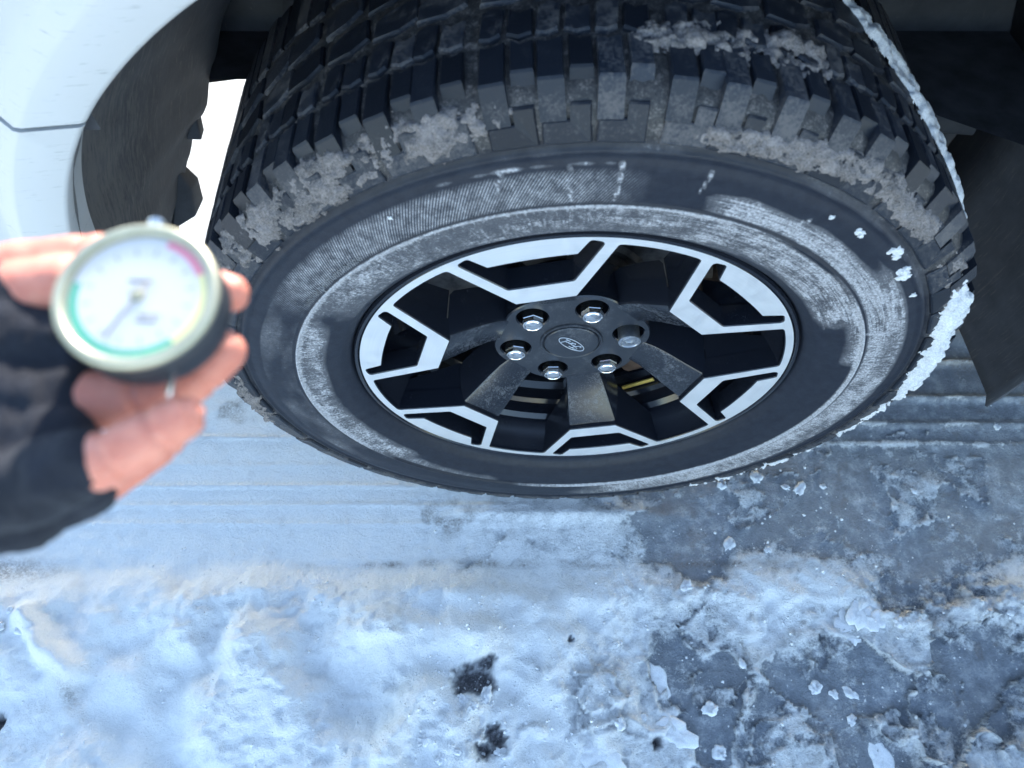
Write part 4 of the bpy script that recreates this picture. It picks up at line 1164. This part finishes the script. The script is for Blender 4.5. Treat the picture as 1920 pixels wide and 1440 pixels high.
link('bezel', fixn(mesh('bezel', *lathe_z(mmp([(26.9, 0.4), (27.2, 1.4), (27.0, 2.6), (26.0, 3.5), (24.6, 3.6), (23.6, 2.9), (23.2, 1.8), (22.8, 0.6)])), M_BEZEL), 50), gauge)
link('dial', mesh('dial', *lathe_z(mmp([(23.4, 0.7), (12, 0.7), (0.05, 0.7)])), mat_dial(), False), gauge)
pa = R(-117)
def flat_bar(x0, y0, x1, y1, w0, w1, z):
    d = Vector((x1 - x0, y1 - y0)).normalized(); n = Vector((-d.y, d.x))
    q = [Vector((x0, y0)) + n * w0, Vector((x0, y0)) - n * w0, Vector((x1, y1)) - n * w1, Vector((x1, y1)) + n * w1]
    return box_mesh('bar', [(p.x * mk * GS, p.y * mk * GS, z * mk * GS) for p in q], [(p.x * mk * GS, p.y * mk * GS, (z + 0.35) * mk * GS) for p in q], M_INK, 0)
link('pointer', flat_bar(-5 * math.cos(pa), -5 * math.sin(pa), 17.5 * math.cos(pa), 17.5 * math.sin(pa), 0.5, 0.25, 1.3), gauge)
link('pointer_hub', mesh('pointer_hub', *lathe_z(mmp([(2.4, 0.8), (2.4, 2.0), (1.9, 2.4), (0.02, 2.5)]), 24), M_BEZEL), gauge)
tg = NT('gauge lens'); tg.b.inputs['Transmission Weight'].default_value = 1.0; tg.b.inputs['IOR'].default_value = 1.08
M_LENS = tg.out((1, 1, 1), 0.08)
link('lens', mesh('lens', *lathe_z(mmp([(23.5, 2.9), (18, 3.3), (9, 3.6), (0.05, 3.7)])), M_LENS), gauge)
# small print blocks under the pointer hub
for (x0, y0, x1, y1) in ((1.5, -7.2, 8.5, -7.2), (0.8, -9.4, 7.2, -9.4), (-4, 5.5, 4, 5.5)):
    link('printed_line', flat_bar(x0, y0, x1, y1, 0.5, 0.5, 0.75), gauge)
link('button', fixn(mesh('button', *tube([(-1 * mk, 22 * mk, -4 * mk), (-1 * mk, 25 * mk, -4 * mk), (-1 * mk, 26 * mk, -4 * mk), (-1 * mk, 28.6 * mk, -4 * mk), (-1 * mk, 29.8 * mk, -4 * mk)], [1.6 * mk, 1.6 * mk, 2.6 * mk, 2.6 * mk, 1.2 * mk], 20), M_CHROME), 35), gauge)
link('probe', fixn(mesh('probe', *tube([(10.6 * mk, -20 * mk, -6 * mk), (12.0 * mk, -26 * mk, -4 * mk), (12.8 * mk, -30.5 * mk, -2 * mk)], [1.1 * mk, 1.0 * mk, 0.9 * mk], 16), M_CHROME), 35), gauge)

# hand: chains of overlapping rounded tubes, fused into one skin by a voxel remesh
def chain(V, F, pts, n=18):
    """pts: (x, y, z, r) in mm; rounded ends"""
    pts = [(Vector(p[:3]), p[3]) for p in pts]
    dense = []
    for i in range(len(pts) - 1):
        for q in np.linspace(0, 1, 9)[: (9 if i == len(pts) - 2 else 8)]:
            p0 = pts[max(i - 1, 0)]; p1 = pts[i]; p2 = pts[i + 1]; p3 = pts[min(i + 2, len(pts) - 1)]
            c = 0.5 * ((2 * p1[0]) + (p2[0] - p0[0]) * q + (2 * p0[0] - 5 * p1[0] + 4 * p2[0] - p3[0]) * q * q + (-p0[0] + 3 * p1[0] - 3 * p2[0] + p3[0]) * q ** 3)
            dense.append((c, p1[1] + (p2[1] - p1[1]) * q))
    rings = []
    d0 = (dense[1][0] - dense[0][0]).normalized(); d1 = (dense[-1][0] - dense[-2][0]).normalized()
    for t in (1.0, .92, .75, .5, .25): rings.append((dense[0][0] - d0 * dense[0][1] * t, dense[0][1] * math.sqrt(max(0.0004, 1 - t * t))))
    rings += dense
    for t in (.25, .5, .75, .92, 1.0): rings.append((dense[-1][0] + d1 * dense[-1][1] * t, dense[-1][1] * math.sqrt(max(0.0004, 1 - t * t))))
    v, f = tube([r[0] for r in rings], [r[1] for r in rings], n)
    o = len(V); V += [tuple(q * mk) for q in v]; F += [tuple(o + i for i in ff) for ff in f]
def fuse(name, chains, voxel, smooth_it, mat, disp=None):
    V = []; F = []
    for c in chains: chain(V, F, c)
    m = fixn(mesh(name, V, F, mat))
    o = bpy.data.objects.new('tmp', m); col.objects.link(o)
    r = o.modifiers.new('r', 'REMESH'); r.mode = 'VOXEL'; r.voxel_size = voxel; r.use_smooth_shade = True
    s = o.modifiers.new('s', 'SMOOTH'); s.factor = 0.6; s.iterations = smooth_it
    dg = bpy.context.evaluated_depsgraph_get()
    out = bpy.data.meshes.new_from_object(o.evaluated_get(dg)); out.name = name
    bpy.data.objects.remove(o)
    if disp is not None:
        c_ = np.empty(len(out.vertices) * 3, np.float32); n_ = np.empty_like(c_)
        out.vertices.foreach_get('co', c_); out.vertices.foreach_get('normal', n_)
        c_ = c_.reshape(-1, 3); n_ = n_.reshape(-1, 3)
        out.vertices.foreach_set('co', (c_ + n_ * disp(c_ * 1000)[:, None]).astype(np.float32).ravel())
    if not out.materials: out.materials.append(mat)
    out.polygons.foreach_set('use_smooth', [True] * len(out.polygons))
    return out
def mat_skin():
    t = NT('skin')
    n = t.noise(120, 5, 0.6); f = t.noise(900, 3, 0.6)
    c = t.ramp(n, [(0.3, (0.56, 0.18, 0.12)), (0.7, (0.70, 0.28, 0.195))])
    t.b.inputs['Subsurface Weight'].default_value = 0.25
    t.b.inputs['Subsurface Radius'].default_value = (1.0, 0.35, 0.2)
    t.b.inputs['Subsurface Scale'].default_value = 0.004
    return t.out(c, 0.5, 0.0, t.bump(f, 0.25, 0.0006), 0.4)
def mat_glove():
    t = NT('dark knit glove')
    n = t.noise(50, 5, 0.65); f = t.noise(700, 4, 0.7)
    c = t.ramp(t.math('ADD', t.math('MULTIPLY', n, 0.5), t.math('MULTIPLY', f, 0.5)), [(0.35, (0.006, 0.007, 0.011)), (0.65, (0.024, 0.027, 0.038))])
    t.b.inputs['Sheen Weight'].default_value = 0.06
    return t.out(c, 0.85, 0.0, t.bump(f, 0.5, 0.0015), 0.25)
M_SKIN = mat_skin(); M_GLOVE = mat_glove()
INDEX = [(-78, -4, -18, 11), (-52, 3, -20, 10.5), (-28, 7, -22, 9.6), (-6, 7, -25, 8.6), (17.5, 4.2, -24, 6.6)]
MIDDLE = [(-78, -24, -14, 11), (-48, -28, -15, 10.5), (-20, -31, -18, 9.4), (2, -26.5, -21, 8.6), (17, -15, -22, 7.0)]
RING = [(-80, -44, -6, 11), (-48, -59, 0, 10), (-13, -49.5, 3, 8.8), (2, -42.5, 3, 8.3), (13.5, -35.5, 2, 7.0)]
LITTLE = [(-84, -54, -10, 10), (-54, -68, -12, 9), (-32, -62, -22, 8.2), (-16, -52, -27, 7.4), (-6, -45, -30, 6.2)]
THUMB = [(-92, -14, -16, 14), (-66, 7, -27, 11.5), (-40, 13.5, -30, 10.4), (-20, 16.5, -31, 9.4), (-6, 18.0, -31, 7.8)]
PALM = [[(-130, -38, -14, 23), (-104, -32, -14, 21), (-78, -18, -16, 14)], [(-130, -40, -14, 23), (-104, -42, -12, 20), (-76, -40, -12, 14)], [(-126, -44, -14, 21), (-100, -52, -10, 16), (-78, -52, -9, 12)], [(-110, -20, -16, 16), (-70, -10, -17, 13), (-44, -12, -19, 11), (-33, -14, -20, 9)], [(-100, -34, -13, 15), (-60, -30, -13, 13), (-40, -32, -14, 11)], [(-96, -46, -8, 14), (-58, -45, -7, 12), (-36, -43, -8, 9), (-28, -42, -9, 7)]]
def creases(p):
    x, y, z = p[:, 0], p[:, 1], p[:, 2]
    d = 0 * x
    for cx, cy, ax_, ay_, lo_, hi_ in ((-4, -48, .86, .5, -70, -36), (9, -41, .86, .5, -70, -30), (-8, -30, .98, .1, -40, -18), (10, -23, .8, .6, -40, -5), (-30, 10, .98, .15, -5, 30), (-24, 12, .98, .15, -5, 30)):
        q = (x - cx) * ax_ + (y - cy) * ay_
        d = d - 0.0009 * np.exp(-(q / 1.1) ** 2) * (y > lo_) * (y < hi_)
    return d + 0.0003 * fbm(x * 0.5, y * 0.5 + z * 0.3, 521, 3)
hand = link('person', fuse('person', [INDEX, MIDDLE, RING, LITTLE, THUMB] + PALM, 0.0011, 5, M_SKIN, creases))
hand.matrix_world = FRAME
tag(hand, 'person reaching in with a dark half finger glove and bare fingertips, holding the dial gauge', 'person')
def g(c, k, extra):
    return [(p[0], p[1], p[2], p[3] + extra) for p in c[:k]]
def cutc(c, i, q, extra):
    a, b = c[i], c[i + 1]
    return [(p[0], p[1], p[2], p[3] + extra) for p in c[:i + 1]] + [tuple(a[k] + (b[k] - a[k]) * q + (extra if k == 3 else 0) for k in range(4))]
def folds(p):
    x = p[:, 0] * 0.10; y = p[:, 1] * 0.10 + p[:, 2] * 0.05
    return 0.0018 * fbm(x, y, 501, 3) + 0.0010 * fbm(x * 2.7 + y, y * 0.9, 503, 2)
SLEEVE = [[(-128, -40, -14, 27), (-160, -52, -6, 32), (-205, -74, 14, 35), (-245, -94, 34, 38)]]
glove_ch = [cutc(INDEX, 0, 0.95, 1.6), cutc(MIDDLE, 1, 0.55, 2.6), cutc(RING, 1, 0.90, 2.4), cutc(LITTLE, 2, 0.3, 2.2), cutc(THUMB, 0, 0.55, 2.0)] + [[(p[0], p[1], p[2], p[3] + 3) for p in c] for c in PALM] + SLEEVE
glove = link('glove', fuse('glove', glove_ch, 0.0016, 3, M_GLOVE, folds), hand)
glove['label'] = 'dark knit half finger glove with sleeve'
